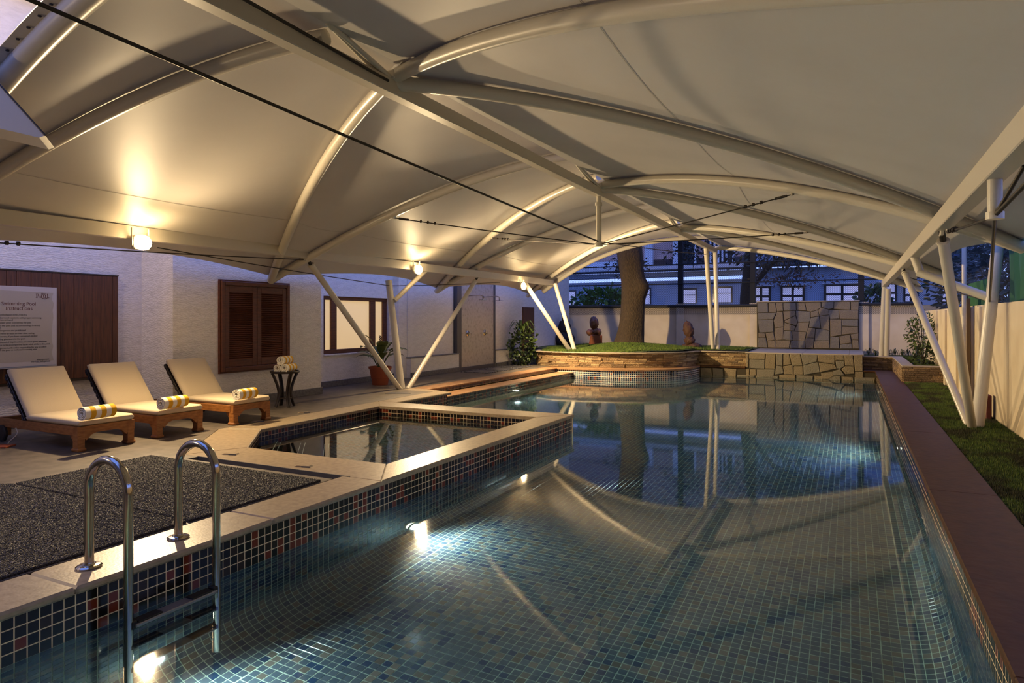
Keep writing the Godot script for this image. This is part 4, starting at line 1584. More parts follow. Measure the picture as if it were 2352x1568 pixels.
	copy(t, "sun_lounger", Vector3(-6.475, 0, -4.625), 0.0, "teak sun lounger with a beige cushion before the bare timber boarding")
	copy(t, "sun_lounger", Vector3(-6.46, 0, -5.59), 0.0, "teak sun lounger with a beige cushion beside the shuttered window wall")
	# towels
	towel("rolled yellow striped towel on the lounger before the poster", on_y(223, 961, 0.302), 0.12, 0.068, 0.32, 6)
	towel("rolled yellow striped towel on the lounger before the bare timber boarding", on_y(397, 937, 0.302), 0.12, 0.068, 0.32, 6)
	towel("rolled yellow striped towel on the lounger beside the shuttered window wall", on_y(563, 916, 0.302), 0.14, 0.068, 0.31, 6)
	# brown tray at the frame edge
	var tr := thing("wooden_board", "reddish brown flat board lying on the deck beside the lounger wheel", "board", on_y(8, 1027, 0.0), 0.5)
	var tg := Geo.new()
	tg.slab(Vector3(-0.35, 0, -0.09), Vector3(0.06, 0.018, 0.06), 0.004)
	part("board", tg, M.terracotta, tr)

func towel(label: String, at: Vector3, turn: float, r: float, l: float, stripes: int) -> void:
	# axis along local z, the spiral shows on the +z end
	var t := thing("rolled_towel", label, "towel", at, turn, "rolled yellow striped towels")
	var turns := 3.3
	var n := 66
	var spiral := []
	for k in n + 1:
		var f := k / float(n)
		var a := -f * turns * TAU - 0.6
		var rad := lerpf(r * 0.13, r - 0.006, pow(f, 0.9))
		spiral.append(Vector2(cos(a), sin(a)) * rad)
	var th := 0.0062
	for s in stripes:
		var g := Geo.new()
		var z0 := l * (0.5 - s / float(stripes))
		var z1 := l * (0.5 - (s + 1) / float(stripes))
		var yl: bool = s % 2 == 1
		var prev := []
		for k in n + 1:
			var p: Vector2 = spiral[k]
			var d: Vector2 = (spiral[mini(k + 1, n)] - spiral[maxi(k - 1, 0)]).normalized()
			var nn := Vector2(d.y, -d.x)
			if nn.dot(p) < 0:
				nn = -nn
			var bump := 0.0008 * sin(k * 12.9) 
			var o := p + nn * (th + bump)
			var i := p - nn * th * 0.2
			var row := [Vector3(o.x, o.y + r, z0), Vector3(i.x, i.y + r, z0), Vector3(o.x, o.y + r, z1), Vector3(i.x, i.y + r, z1), Vector3(nn.x, nn.y, 0)]
			if k > 0:
				g.qn(prev[0], prev[2], row[2], row[0], prev[4], prev[4], row[4], row[4])
				g.qo(prev[1], prev[3], row[3], row[1], -Vector3(nn.x, nn.y, 0))
				if s == 0:
					g.qo(prev[0], prev[1], row[1], row[0], Vector3.BACK)
				if s == stripes - 1:
					g.qo(prev[2], prev[3], row[3], row[2], Vector3.FORWARD)
			prev = row
		g.qo(prev[0], prev[1], prev[3], prev[2], Vector3(1, 0, 0))
		part("stripe", g, M.towel_yellow if yl else M.towel_white, t)

func build_ladder() -> void:
	var t := thing("pool_ladder", "chrome pool ladder with two arched handrails over the near coping", "pool ladder", Vector3(-3.43, 0, -2.33))
	for k in 2:
		var z := 0.25 if k == 0 else -0.255
		var pts := []
		pts.append(Vector3(0, 0.0, z))
		pts.append(Vector3(0, 0.36, z))
		for i in 13:
			var a := PI - PI * i / 12.0
			pts.append(Vector3(0.155 + 0.155 * cos(a), 0.4 + 0.155 * sin(a), z))
		pts.append(Vector3(0.31, 0.2, z))
		pts.append(Vector3(0.31, -0.5, z))
		pts.append(Vector3(0.31, -1.02, z))
		var g := Geo.new()
		g.tube(pts, 0.0225, 18)
		var rail := part("handrail", g, M.chrome, t)
		var f := Geo.new()
		f.lathe([Vector2(0.0225, 0.0), Vector2(0.058, 0.0), Vector2(0.06, 0.008), Vector2(0.05, 0.014), Vector2(0.032, 0.016), Vector2(0.028, 0.024), Vector2(0.0225, 0.024)], 26, Transform3D(Basis(), Vector3(0, 0, z)))
		part("flange", f, M.chrome, rail)
	for k in 3:
		var y := -0.235 - 0.24 * k
		var s := Geo.new()
		s.box(Vector3(0.31, y, -0.002), Vector3(0.075, 0.018, 0.47), Basis(), 0.004)
		var st := part("rung", s, M.rung, t)
		for j in 2:
			var b := Geo.new()
			b.box(Vector3(0.31, y + 0.012, 0.15 * (1 - 2 * j)), Vector3(0.06, 0.008, 0.13), Basis(), 0.002)
			part("grip_pad", b, M.black_plastic, st)
			var c := Geo.new()
			c.box(Vector3(0.31, y, 0.235 * (1 - 2 * j)), Vector3(0.05, 0.05, 0.035), Basis(), 0.006)
			part("end_clamp", c, M.black_plastic, st)

func build_furniture() -> void:
	# side table
	var at := Vector3(-7.2, 0, -7.13)
	var t := thing("side_table", "small dark wooden side table holding rolled towels", "side table", at)
	var tp := Geo.new()
	tp.lathe([Vector2(0, 0.478), Vector2(0.17, 0.478), Vector2(0.2, 0.486), Vector2(0.205, 0.505), Vector2(0.195, 0.515), Vector2(0.17, 0.498), Vector2(0, 0.497)], 28)
	part("table_top", tp, M.wood_dark, t)
	for k in 4:
		var a := 0.35 + k * PI / 2
		var o := Vector3(cos(a), 0, sin(a))
		var lg := Geo.new()
		for dd in [-0.014, 0.014]:
			var side: Vector3 = Vector3(-o.z, 0, o.x) * dd
			var pts := []
			for i in 11:
				var f := i / 10.0
				var rad := 0.185 - 0.1 * sin(f * PI * 0.72) + 0.05 * maxf(0.0, f - 0.6) / 0.4 * 0.6
				pts.append(o * rad + side + Vector3.UP * lerpf(0.485, 0.008, f))
			lg.tube(pts, 0.015, 7)
		part("leg", lg, M.wood_dark, t)
	var sh := Geo.new()
	sh.lathe([Vector2(0, 0.12), Vector2(0.095, 0.12), Vector2(0.095, 0.132), Vector2(0, 0.132)], 20)
	part("shelf", sh, M.wood_dark, t)
	towel("rolled yellow striped towel lying on the side table, front of the stack", at + Vector3(0.075, 0.497, 0.0), 0.35, 0.064, 0.3, 6)
	towel("rolled yellow striped towel lying at the back of the side table", at + Vector3(-0.06, 0.497, 0.03), 0.5, 0.06, 0.29, 6)
	towel("rolled yellow striped towel on top of the two others on the side table", at + Vector3(0.01, 0.603, 0.01), 0.35, 0.064, 0.3, 6)
	# potted plant
	var pp := on_y(873, 883, 0.0)
	var pt := thing("plant_pot", "round terracotta coloured plant pot with a wide rim", "plant pot", pp)
	var pg := Geo.new()
	pg.lathe([Vector2(0, 0), Vector2(0.145, 0), Vector2(0.165, 0.12), Vector2(0.17, 0.125), Vector2(0.2, 0.3), Vector2(0.215, 0.3), Vector2(0.22, 0.345), Vector2(0.2, 0.35), Vector2(0.19, 0.31), Vector2(0, 0.31)], 32)
	part("pot", pg, M.terracotta, pt)
	var so := Geo.new()
	so.lathe([Vector2(0, 0.318), Vector2(0.19, 0.312)], 24)
	part("soil", so, M.soil, pt)
	var plant := thing("potted_plant", "leafy potted plant with broad pale-veined leaves and a flower spike", "plant", pp + Vector3(0, 0.31, 0))
	var r2 := RandomNumberGenerator.new()
	r2.seed = 5
	for k in 17:
		var a := k * 2.4 + r2.randf_range(-0.3, 0.3)
		var tilt := r2.randf_range(0.35, 1.25)
		var l := r2.randf_range(0.26, 0.4)
		var stem := r2.randf_range(0.12, 0.36)
		leaf_on_stem(plant, Vector3.ZERO, a, tilt, stem, l, l * 0.3, lin("3b4a1e").lerp(lin("5c6631"), r2.randf()), k)
	var spike := Geo.new()
	spike.tube([Vector3(0, 0.0, 0), Vector3(0.01, 0.4, 0.0)], 0.01, 6)
	for k in 26:
		spike.ball(Vector3(0.01 + 0.016 * cos(k * 2.4), 0.4 + k * 0.0085, 0.016 * sin(k * 2.4)), Vector3(0.011, 0.013, 0.011), Basis(), 0.1, k, 4)
	part("flower_spike", spike, mat("spike", rgb("4a2c22"), 0.8), plant)
	# bushy plant by the far wall
	var bp := on_y(1200, 838, 0.0)
	var bt := thing("bushy_plant", "bushy climbing plant with heart shaped leaves at the far wall", "plant", bp)
	var st := Geo.new()
	st.tube([Vector3(0, 0, 0), Vector3(0.02, 1.0, 0)], [0.06, 0.04], 8)
	part("stem", st, M.bark, bt)
	foliage(bt, "foliage", Vector3(0, 0.5, 0), Vector3(0.4, 0.52, 0.4), 620, 0.085, ["2b3a1a", "3d4f24", "51642f", "223018"], 3, true)
	for k in 26:
		var a := k * 2.4
		arching_leaf(bt, Vector3(0, 0.85, 0), a, r2.randf_range(0.35, 0.62), r2.randf_range(0.15, 0.42), 0.03, lin("39501f").lerp(lin("62742f"), r2.randf()))

func blade_strip(g: Geo, pts: Array, widths: Array, side: Vector3) -> void:
	for i in pts.size() - 1:
		var a: Vector3 = pts[i]
		var b: Vector3 = pts[i + 1]
		var d := (b - a).normalized()
		var up := side.cross(d).normalized()
		var wa: float = widths[i]
		var wb: float = widths[i + 1]
		var cr := up * 0.18
		g.q(a - side * wa + cr * wa, a, b, b - side * wb + cr * wb)
		g.q(a, a + side * wa + cr * wa, b + side * wb + cr * wb, b)

func leaf_on_stem(parent: Node3D, base: Vector3, a: float, tilt: float, stem: float, l: float, w: float, col: Color, k: int) -> void:
	var g := Geo.new()
	g.tinted = true
	g.tint = col
	var o := Vector3(cos(a), 0, sin(a))
	var side := Vector3(-sin(a), 0, cos(a))
	var s0 := base + o * 0.02
	var s1 := base + o * stem * sin(tilt) * 0.8 + Vector3.UP * (stem * cos(tilt * 0.6) + 0.06)
	g.tube([s0, s1], 0.006, 5, false)
	var pts := []
	var ws := []
	for i in 9:
		var f := i / 8.0
		var bend := tilt + f * f * 1.0
		var p: Vector3 = s1 if i == 0 else pts[i - 1] + (o * sin(bend) + Vector3.UP * cos(bend)) * l / 8.0
		pts.append(p)
		ws.append(w * sin(PI * clampf(f * 0.93 + 0.06, 0, 1)))
	blade_strip(g, pts, ws, side)
	part("leaf", g, M.leaf, parent)
func arching_leaf(parent: Node3D, base: Vector3, a: float, l: float, rise: float, w: float, col: Color) -> void:
	var g := Geo.new()
	g.tinted = true
	g.tint = col
	var o := Vector3(cos(a), 0, sin(a))
	var pts := []
	var ws := []
	for i in 10:
		var f := i / 9.0
		pts.append(base + o * l * f * 0.8 + Vector3.UP * (rise * sin(f * 2.4) - 0.12 * f * f))
		ws.append(w * sin(PI * clampf(f * 0.85 + 0.14, 0, 1)))
	blade_strip(g, pts, ws, Vector3(-sin(a), 0, cos(a)))
	part("leaf", g, M.leaf, parent)

var leaf_meshes := {}
func small_leaf(broad: bool) -> ArrayMesh:
	if not leaf_meshes.has(broad):
		var g := Geo.new()
		var pts := []
		var ws := []
		for i in 5:
			var f := i / 4.0
			pts.append(Vector3(0, f, -0.25 * f * f))
			ws.append((0.42 if broad else 0.2) * sin(PI * clampf(f * 0.8 + 0.2, 0, 1)) if i > 0 else 0.05)
		blade_strip(g, pts, ws, Vector3.RIGHT)
		leaf_meshes[broad] = g.mesh(M.leaf)
	return leaf_meshes[broad]

func foliage(parent: Node, called: String, c: Vector3, s: Vector3, n: int, size: float, cols: Array, seed_: int, broad := false, hollow := 0.55) -> MultiMeshInstance3D:
	var r2 := RandomNumberGenerator.new()
	r2.seed = seed_
	var fn := FastNoiseLite.new()
	fn.seed = seed_
	fn.frequency = 1.3
	var xfs := []
	var tints := []
	while xfs.size() < n:
		var d := Vector3(r2.randfn(), r2.randfn(), r2.randfn()).normalized()
		var f := lerpf(hollow, 1.0, r2.randf()) * (1.0 + 0.35 * fn.get_noise_3dv(d * 1.5))
		var p := c + d * s * f
		var out := (d + Vector3(r2.randfn(), r2.randfn() - 0.3, r2.randfn()) * 0.5).normalized()
		var up := out
		var sd := up.cross(Vector3(r2.randfn(), r2.randfn(), r2.randfn())).normalized()
		var b := Basis(sd, up, sd.cross(up)).scaled_local(Vector3.ONE * size * r2.randf_range(0.6, 1.3))
		xfs.append(Transform3D(b, p))
		tints.append(lin(cols[r2.randi() % cols.size()]).lerp(lin(cols[r2.randi() % cols.size()]), r2.randf()))
	return many(called, small_leaf(broad), xfs, tints, M.leaf, parent)

# ---------------------------------------------------------------- garden walls, planters, stone feature
var planter_line := [Vector2(-7.85, -17.6), Vector2(-7.7, -16.9), Vector2(-7.45, -16.52), Vector2(-7.0, -16.38), Vector2(-6.4, -16.38), Vector2(-5.8, -16.46), Vector2(-5.25, -16.63), Vector2(-4.7, -16.9), Vector2(-4.3, -17.22), Vector2(-4.02, -17.57), Vector2(-3.87, -17.95), Vector2(-3.8, -18.3), Vector2(-3.7, -18.62), Vector2(-2.42, -18.62)]
const PT := 0.385

func build_garden_walls() -> void:
	var g := Geo.new()
	g.slab(Vector3(-9.6, -0.1, -21.4), Vector3(2.2, 1.62, -21.1))
	var wb := struct("wall_back", g, M.cream, "cream boundary wall behind the planter and the stone feature", "wall")
	for u in [1272, 1563, 1732, 1984]:
		var x := on_z(u, 750, -21.1).x
		var pg := Geo.new()
		pg.slab(Vector3(x - 0.12, 0, -21.12), Vector3(x + 0.12, 1.72, -21.02), 0.006)
		part("pier", pg, M.cream, wb)
	g = Geo.new()
	g.slab(Vector3(1.6, -0.1, -21.3), Vector3(1.8, 1.44, 4.0))
	var wr := struct("wall_right", g, M.cream, "cream boundary wall beside the lawn strip and the column tripod", "wall")
	for z in [-11.2, -11.9, -12.7, -13.5, -15.0, -16.5]:  # raised strips added in place of column shadows on this wall
		var rg := Geo.new()
		rg.slab(Vector3(1.56, 0, z - 0.09), Vector3(1.61, 1.42, z + 0.09), 0.006)
		part("shadow_rib", rg, M.cream, wr)
	# ground under everything outside
	g = Geo.new()
	g.slab(Vector3(-30, -1.6, -60), Vector3(30, -1.36, 12))
	struct("ground", g, M.soil, "dark ground around the plot", "ground")
	g = Geo.new()
	g.slab(Vector3(0.9, -0.25, -15.4), Vector3(1.6, -0.012, 4.0))
	struct("lawn_bed", g, M.soil_grass, "turf bed between the brown coping and the cream wall", "lawn")
	# stone feature wall, stones traced one by one
	var upper := [[260,165,415,165,420,310,262,315],[430,165,528,165,545,290,540,312,430,310],[535,165,640,165,645,285,555,295],[648,165,833,165,840,280,655,285],[845,165,968,160,992,280,850,275],[978,160,1208,155,1215,235,1160,270,1060,300,1000,282],[1220,155,1405,150,1398,245,1330,262,1225,230],[1412,150,1650,150,1655,272,1405,258],[1660,150,1780,150,1778,272,1665,275],[265,320,540,318,495,412,270,418],[555,300,638,300,650,520,525,540,505,430,545,335],[648,295,825,285,832,352,660,430],[838,285,1050,300,1052,430,1035,450,868,452,840,350],[1060,305,1165,278,1185,360,1062,382],[1172,272,1220,240,1325,268,1335,342,1192,365],[1330,270,1475,275,1485,400,1350,405,1340,340],[1485,275,1775,280,1775,410,1495,405],[670,435,830,362,858,450,840,505,672,455],[270,425,497,420,500,600,290,612],[668,462,828,518,808,582,660,575],[850,510,868,460,1035,458,1005,600,815,585],[1045,450,1062,390,1185,370,1205,545,1035,530],[1195,370,1335,350,1340,580,1215,550],[1350,412,1525,415,1520,645,1355,675],[1535,415,1770,415,1770,520,1530,510],[1530,520,1770,528,1770,620,1525,640],[520,545,650,528,645,715,535,725,515,620],[655,585,765,590,790,725,645,715],[775,592,995,605,965,735,795,730],[1005,600,1030,540,1125,550,1115,690,990,690],[1135,555,1215,555,1338,585,1335,730,1120,730],[275,615,375,625,380,685,275,685],[385,620,500,605,520,720,410,735],[270,690,385,690,412,835,270,830],[415,740,535,728,540,838,420,832],[548,728,755,728,735,838,545,836],[765,735,965,740,975,845,745,840],[985,695,1108,697,1095,845,985,845,975,745],[1115,740,1340,738,1345,848,1105,845],[1355,682,1480,675,1490,850,1350,848],[1490,670,1650,645,1668,765,1500,785],[1658,640,1775,622,1775,718,1675,715],[1500,795,1670,775,1678,850,1500,850],[1685,722,1775,725,1785,850,1688,850]]
	var lower := [[135,935,380,930,372,1010,140,1005],[140,1015,370,1022,368,1155,140,1140],[388,930,535,935,525,1155,380,1150],[95,930,130,930,130,1135,95,1130],[545,935,640,935,638,1110,540,1095],[650,935,735,935,765,1085,648,1108],[745,935,900,940,938,1105,800,1108,775,1085],[910,940,1165,945,1150,1045,945,1100],[1172,945,1420,945,1415,1080,1160,1045],[1430,945,1555,945,1555,1025,1430,1025],[1430,1032,1555,1032,1568,1110,1500,1155,1450,1145],[1562,945,1690,945,1705,1110,1575,1105],[1700,945,1838,940,1840,1190,1725,1190],[540,1105,635,1120,655,1220,525,1240],[645,1118,790,1095,798,1240,665,1235],[805,1115,940,1115,945,1240,805,1245],[950,1105,1155,1055,1175,1070,1200,1205,955,1245],[1180,1062,1415,1090,1450,1150,1205,1205],[1520,1160,1575,1115,1705,1115,1715,1225,1580,1235],[1400,1190,1500,1160,1570,1255,1400,1255],[95,1160,140,1160,140,1270,95,1270],[150,1160,240,1165,240,1255,150,1255],[250,1165,520,1165,505,1280,250,1280],[1215,1215,1390,1200,1400,1260,1320,1310,1225,1310],[1725,1200,1845,1200,1845,1290,1728,1290]]
	var t := thing("stone_feature_wall", "crazy paved granite feature wall with a stepped ledge above the pool", "stone wall", Vector3.ZERO, 0, "", "structure")
	var zu := -20.95
	var zl := -18.44
	var y_ledge := 0.385
	var core := Geo.new()
	var a0 := on_z(1700 + 252 / 6.533, 692, zu)
	var a1 := on_z(1700 + 1790 / 6.533, 692, zu)
	core.slab(Vector3(a0.x, y_ledge, zu - 0.2), Vector3(a1.x, 1.735, zu))
	var b0 := on_z(1700 + 90 / 6.533, 812, zl)
	var b1 := on_z(1700 + 1842 / 6.533, 812, zl)
	core.slab(Vector3(b0.x, -0.9, -20.9), Vector3(b1.x, y_ledge - 0.03, zl))
	core.slab(Vector3(-3.66, -0.9, -18.6), Vector3(0.55, -0.04, zl - 0.002))
	part("core", core, M.joint_dark, t)
	var i := 0
	for set_ in [[upper, zu, y_ledge, 1.73], [lower, zl, -0.9, y_ledge]]:
		for s in set_[0]:
			var pl := PackedVector2Array()
			for k in range(0, s.size(), 2):
				var w := on_z(1700 + s[k] / 6.533, 670 + s[k + 1] / 6.533, set_[1])
				pl.append(Vector2(w.x, clampf(w.y, set_[2], set_[3])))
			var sg := Geo.new()
			sg.prism(pl, Transform3D(Basis(), Vector3(0, 0, set_[1] - 0.01)), 0.034 + 0.012 * rng.randf(), 0.01, false)
			part("stone", sg, M.granite_stone if i % 3 else M.granite_grey, t)
			i += 1
	# stones of the pool wall at and below the water
	for row in 3:
		var x := -3.62
		while x < 0.5:
			var wd := rng.randf_range(0.26, 0.46)
			var y1 := [-0.05, -0.31, -0.58][row] as float
			if row == 0 and x > b0.x - 0.25 and x < b1.x - 0.1:
				y1 = -0.16
				if x < -1.9 or x > 0.1:
					y1 = -0.2
			var y0 := [-0.3, -0.56, -0.86][row] as float
			var x1 := minf(x + wd, 0.53)
			var pl := PackedVector2Array([Vector2(x + 0.012, y1 + rng.randf_range(-0.02, 0.0)), Vector2(x1 - rng.randf_range(0.0, 0.03), y1 + rng.randf_range(-0.02, 0.0)), Vector2(x1 - rng.randf_range(0.0, 0.03), y0), Vector2(x + rng.randf_range(0.01, 0.03), y0)])
			var sg := Geo.new()
			sg.prism(pl, Transform3D(Basis(), Vector3(0, 0, zl - 0.012)), 0.036, 0.01, false)
			part("stone", sg, M.granite_stone if i % 2 else M.granite_grey, t)
			i += 1
			x += wd
	for s in [[b0.x - 0.02, -1.1], [-1.1, b1.x - 0.3], [b1.x - 0.3, b1.x + 0.02]]:
		var lg := Geo.new()
		lg.slab(Vector3(s[0] + 0.003, y_ledge - 0.03, zu), Vector3(s[1], y_ledge, zl + 0.02), 0.006)
		part("ledge_slab", lg, M.cap_pale, t)
	var cg := Geo.new()
	cg.slab(Vector3(a0.x - 0.01, 1.735, zu - 0.22), Vector3(a1.x + 0.01, 1.765, zu + 0.04), 0.005)
	part("cap_slab", cg, M.cap_pale, t)

func strips_on(parent: Node3D, line: Array, top: float, bottom: float, mats_: Array, cap := 999) -> void:
	# ledgestone: courses of thin stone strips laid along a polyline, facing the right of its direction
	var pts := PackedVector3Array()
	var lens := [0.0]
	for k in line.size():
		pts.append(Vector3(line[k].x, 0, line[k].y))
		if k > 0:
			lens.append(lens[k - 1] + pts[k].distance_to(pts[k - 1]))
	var total: float = lens[-1]
	var y := bottom
	while y < top - 0.012:
		var h := minf(rng.randf_range(0.032, 0.052), top - y)
		var s := 0.0
		while s < total - 0.02:
			var l := minf(rng.randf_range(0.14, 0.34), total - s)
			var c := s + l * 0.5
			var k := 0
			while k < lens.size() - 2 and lens[k + 1] < c:
				k += 1
			var d := (pts[k + 1] - pts[k]).normalized()
			var o: Vector3 = pts[k] + d * (c - lens[k])
			var nn := d.cross(Vector3.UP)
			var th := rng.randf_range(0.03, 0.055)
			var g := Geo.new()
			g.box(Vector3.ZERO, Vector3(l - 0.004, h - 0.004, th), Basis(), 0.004)
			mpart("stone_strip", g.mesh(mats_[rng.randi() % mats_.size()]), Transform3D(Basis(d, Vector3.UP, d.cross(Vector3.UP)), o + Vector3.UP * (y + h * 0.5) - nn * 0.012 * -1.0), parent)
			s += l
		y += h

func build_planters() -> void:
	var t := thing("stone_planter", "curved raised planter faced with split ledgestone holding the tree", "planter", Vector3.ZERO, 0, "", "structure")
	var line := planter_line.duplicate()
	line.reverse()
	var core := Geo.new()
	for k in planter_line.size() - 1:
		var a := Vector3(planter_line[k].x, 0, planter_line[k].y)
		var b := Vector3(planter_line[k + 1].x, 0, planter_line[k + 1].y)
		var d := (b - a).normalized()
		var nn := Vector3.UP.cross(d)
		core.box((a + b) * 0.5 + Vector3.UP * (PT * 0.5 - 0.03) - nn * -0.0 + nn * 0.06, Vector3(a.distance_to(b) + 0.03, PT, 0.1), Basis(d, Vector3.UP, d.cross(Vector3.UP)))
	part("core", core, M.joint_dark, t)
	strips_on(t, planter_line, PT - 0.015, 0.0, [M.ledge_stone, M.ledge_stone_dark, M.ledge_stone_pale, M.ledge_stone])
	var capg := Geo.new()
	for k in planter_line.size() - 1:
		var a: Vector2 = planter_line[k]
		var b: Vector2 = planter_line[k + 1]
		var d := (b - a).normalized()
		var nn := Vector2(-d.y, d.x) * -1.0
		prism_xz(capg, [a - nn * -0.05 - d * 0.01, b - nn * -0.05 + d * 0.01, b - nn * 0.11 + d * 0.01, a - nn * 0.11 - d * 0.01], PT - 0.015, PT + 0.006)
	part("cap", capg, M.cap_pale, t)
	# brown coping between the mosaic and the planter
	var cg := Geo.new()
	var ring := []
	for p in mosaic_line:
		ring.append(p + Vector2(0.02, 0.025))
	for k in range(planter_line.size() - 2, 2, -1):
		ring.append(planter_line[k])
	ring.append(Vector2(-7.1, -16.4))
	ring.append(Vector2(-7.1, -16.1))
	prism_xz(cg, ring, -0.04, 0.0, 0.006)
	struct("coping_back", cg, M.coping_rust, "rust brown coping strip between the curved mosaic and the planter", "coping")
	var cg2 := Geo.new()
	cg2.slab(Vector3(-3.66, -0.04, -18.64), Vector3(-2.46, 0.0, -18.4), 0.006)
	cg2.slab(Vector3(0.27, -0.04, -18.95), Vector3(0.92, 0.0, -18.4), 0.006)
	struct("coping_back", cg2, M.coping_brown, "brown coping pieces at both sides of the stone feature", "coping")
	# mound
	var bed := PackedVector2Array()
	for p in planter_line:
		bed.append(p)
	bed.append_array(PackedVector2Array([Vector2(-2.42, -21.1), Vector2(-8.42, -21.1), Vector2(-8.42, -17.6)]))
	var tight := bed
	var mg := Geo.new()
	var cell := 0.075
	for i in 64:
		for k in 80:
			var x := -8.42 + k * cell
			var z := -21.1 + i * cell
			if Geometry2D.is_point_in_polygon(Vector2(x + cell * 0.5, z + cell * 0.5), tight):
				mg.qo(Vector3(x, mound(x, z), z), Vector3(x + cell, mound(x + cell, z), z), Vector3(x + cell, mound(x + cell, z + cell), z + cell), Vector3(x, mound(x, z + cell), z + cell), Vector3.UP)
	struct("planter_mound", mg, M.soil_grass, "green mound of turf around the tree foot in the planter", "lawn")
	var r2 := RandomNumberGenerator.new()
	r2.seed = 31
	var xfs := []
	var tints := []
	var poly := PackedVector2Array()
	for p in planter_line:
		poly.append(p)
	poly.append(Vector2(-2.42, -21.0))
	poly.append(Vector2(-7.85, -21.0))
	var inner := Geometry2D.offset_polygon(poly, -0.12)[0]
	while xfs.size() < 26000:
		var x := r2.randf_range(-7.9, -2.4)
		var z := -16.3 - 4.7 * pow(r2.randf(), 1.6)
		if not Geometry2D.is_point_in_polygon(Vector2(x, z), inner):
			continue
		xfs.append(tuft(r2, Vector3(x, mound(x, z), z), 0.045))
		tints.append(grass_tint(r2))
	var gr := many("planter_grass", tuft_mesh(), xfs, tints, M.blade, self)
	tag(gr, "short green grass on the planter mound around the tree", "grass", "", "stuff")
	xfs = []
	tints = []
	var bare := FastNoiseLite.new()
	bare.seed = 8
	bare.frequency = 1.1
	while xfs.size() < 42000:
		var f := r2.randf()
		var z := lerpf(-15.35, -2.8, pow(f, 1.3)) if true else 0.0
		var x := r2.randf_range(0.94, 1.6)
		xfs.append(tuft(r2, Vector3(x, -0.014, z), 0.032))
		var patch := bare.get_noise_2d(x * 1.6, z)
		tints.append(grass_tint(r2).lerp(lin("2a2410"), clampf(patch * 2.2 + 0.25, 0.0, 0.85)))
	var gl := many("lawn_grass", tuft_mesh(), xfs, tints, M.blade, self)
	tag(gl, "short green lawn strip between the brown coping and the cream wall", "grass", "", "stuff")
	# right planter
	var rp := thing("stone_planter", "low square planter faced with ledgestone beside the brown coping", "planter", Vector3.ZERO, 0, "", "structure")
	var rg := Geo.new()
	rg.slab(Vector3(0.96, -0.1, -18.9), Vector3(1.06, 0.3, -15.5))
	rg.slab(Vector3(0.96, -0.1, -15.58), Vector3(1.6, 0.3, -15.48))
	rg.slab(Vector3(0.2, -0.1, -19.1), Vector3(1.0, 0.3, -19.0))
	part("core", rg, M.joint_dark, rp)
	strips_on(rp, [Vector2(0.27, -18.96), Vector2(0.94, -18.96)], 0.3, 0.0, [M.ledge_stone_dark, M.ledge_stone])
	strips_on(rp, [Vector2(0.93, -18.95), Vector2(0.93, -15.45)], 0.3, 0.0, [M.ledge_stone_dark, M.ledge_stone])
	strips_on(rp, [Vector2(0.92, -15.45), Vector2(1.62, -15.45)], 0.3, -0.02, [M.ledge_stone_dark, M.ledge_stone])
	for s in [[0.25, 0.9, -19.12, -18.9], [0.9, 1.12, -19.12, -15.42], [1.12, 1.62, -15.62, -15.42]]:
		var c := Geo.new()
		c.slab(Vector3(s[0], 0.3, s[2]), Vector3(s[1], 0.325, s[3]), 0.004)
		part("cap_slab", c, M.cap_pale, rp)
	var sg := Geo.new()
	sg.slab(Vector3(0.2, 0.0, -21.1), Vector3(1.6, 0.27, -19.1))
	sg.slab(Vector3(1.06, 0.0, -19.1), Vector3(1.6, 0.27, -15.6))
	struct("planter_soil", sg, M.soil_grass, "dark soil and turf inside the low square planter", "soil")
	xfs = []
	tints = []
	while xfs.size() < 6000:
		xfs.append(tuft(r2, Vector3(r2.randf_range(1.12, 1.6), 0.27, r2.randf_range(-20.0, -15.65)), 0.04))
		tints.append(grass_tint(r2).darkened(0.2))
	tag(many("planter_turf", tuft_mesh(), xfs, tints, M.blade, self), "dark green turf inside the low square planter", "grass", "", "stuff")
	# low spiky plants along the back
	for k in 8:
		var t2 := thing("border_plant", "low dark spiky plant at the foot of the cream back wall", "plant", Vector3(0.42 + k * 0.155, 0.26, -20.6 + 0.35 * (k % 2)), 0, "low border plants")
		for j in 11:
			arching_leaf(t2, Vector3.ZERO, j * 2.4 + k, r2.randf_range(0.09, 0.17), r2.randf_range(0.12, 0.26), 0.012, lin("1d2518").lerp(lin("333d26"), r2.randf()))
	# shrub behind the leaning struts
	var sh := thing("leafy_shrub", "young leafy shrub with small leaves against the cream wall", "shrub", Vector3(1.36, 0.27, -16.6))
	for k in 9:
		var b := Geo.new()
		var a := k * 2.4
		b.tube([Vector3.ZERO, Vector3(cos(a) * 0.1, 0.45, sin(a) * 0.1), Vector3(cos(a) * 0.28, 0.8 + 0.03 * k, sin(a) * 0.3)], 0.008, 5, false)
		part("stem", b, M.bark, sh)
	foliage(sh, "foliage", Vector3(-0.02, 0.66, 0), Vector3(0.3, 0.46, 0.36), 520, 0.075, ["2c3d18", "44561f", "5c6c2a"], 8)
	foliage(sh, "low_foliage", Vector3(0.0, 0.2, 0.1), Vector3(0.24, 0.25, 0.3), 300, 0.07, ["1c2814", "27351a"], 9)
	build_statues()

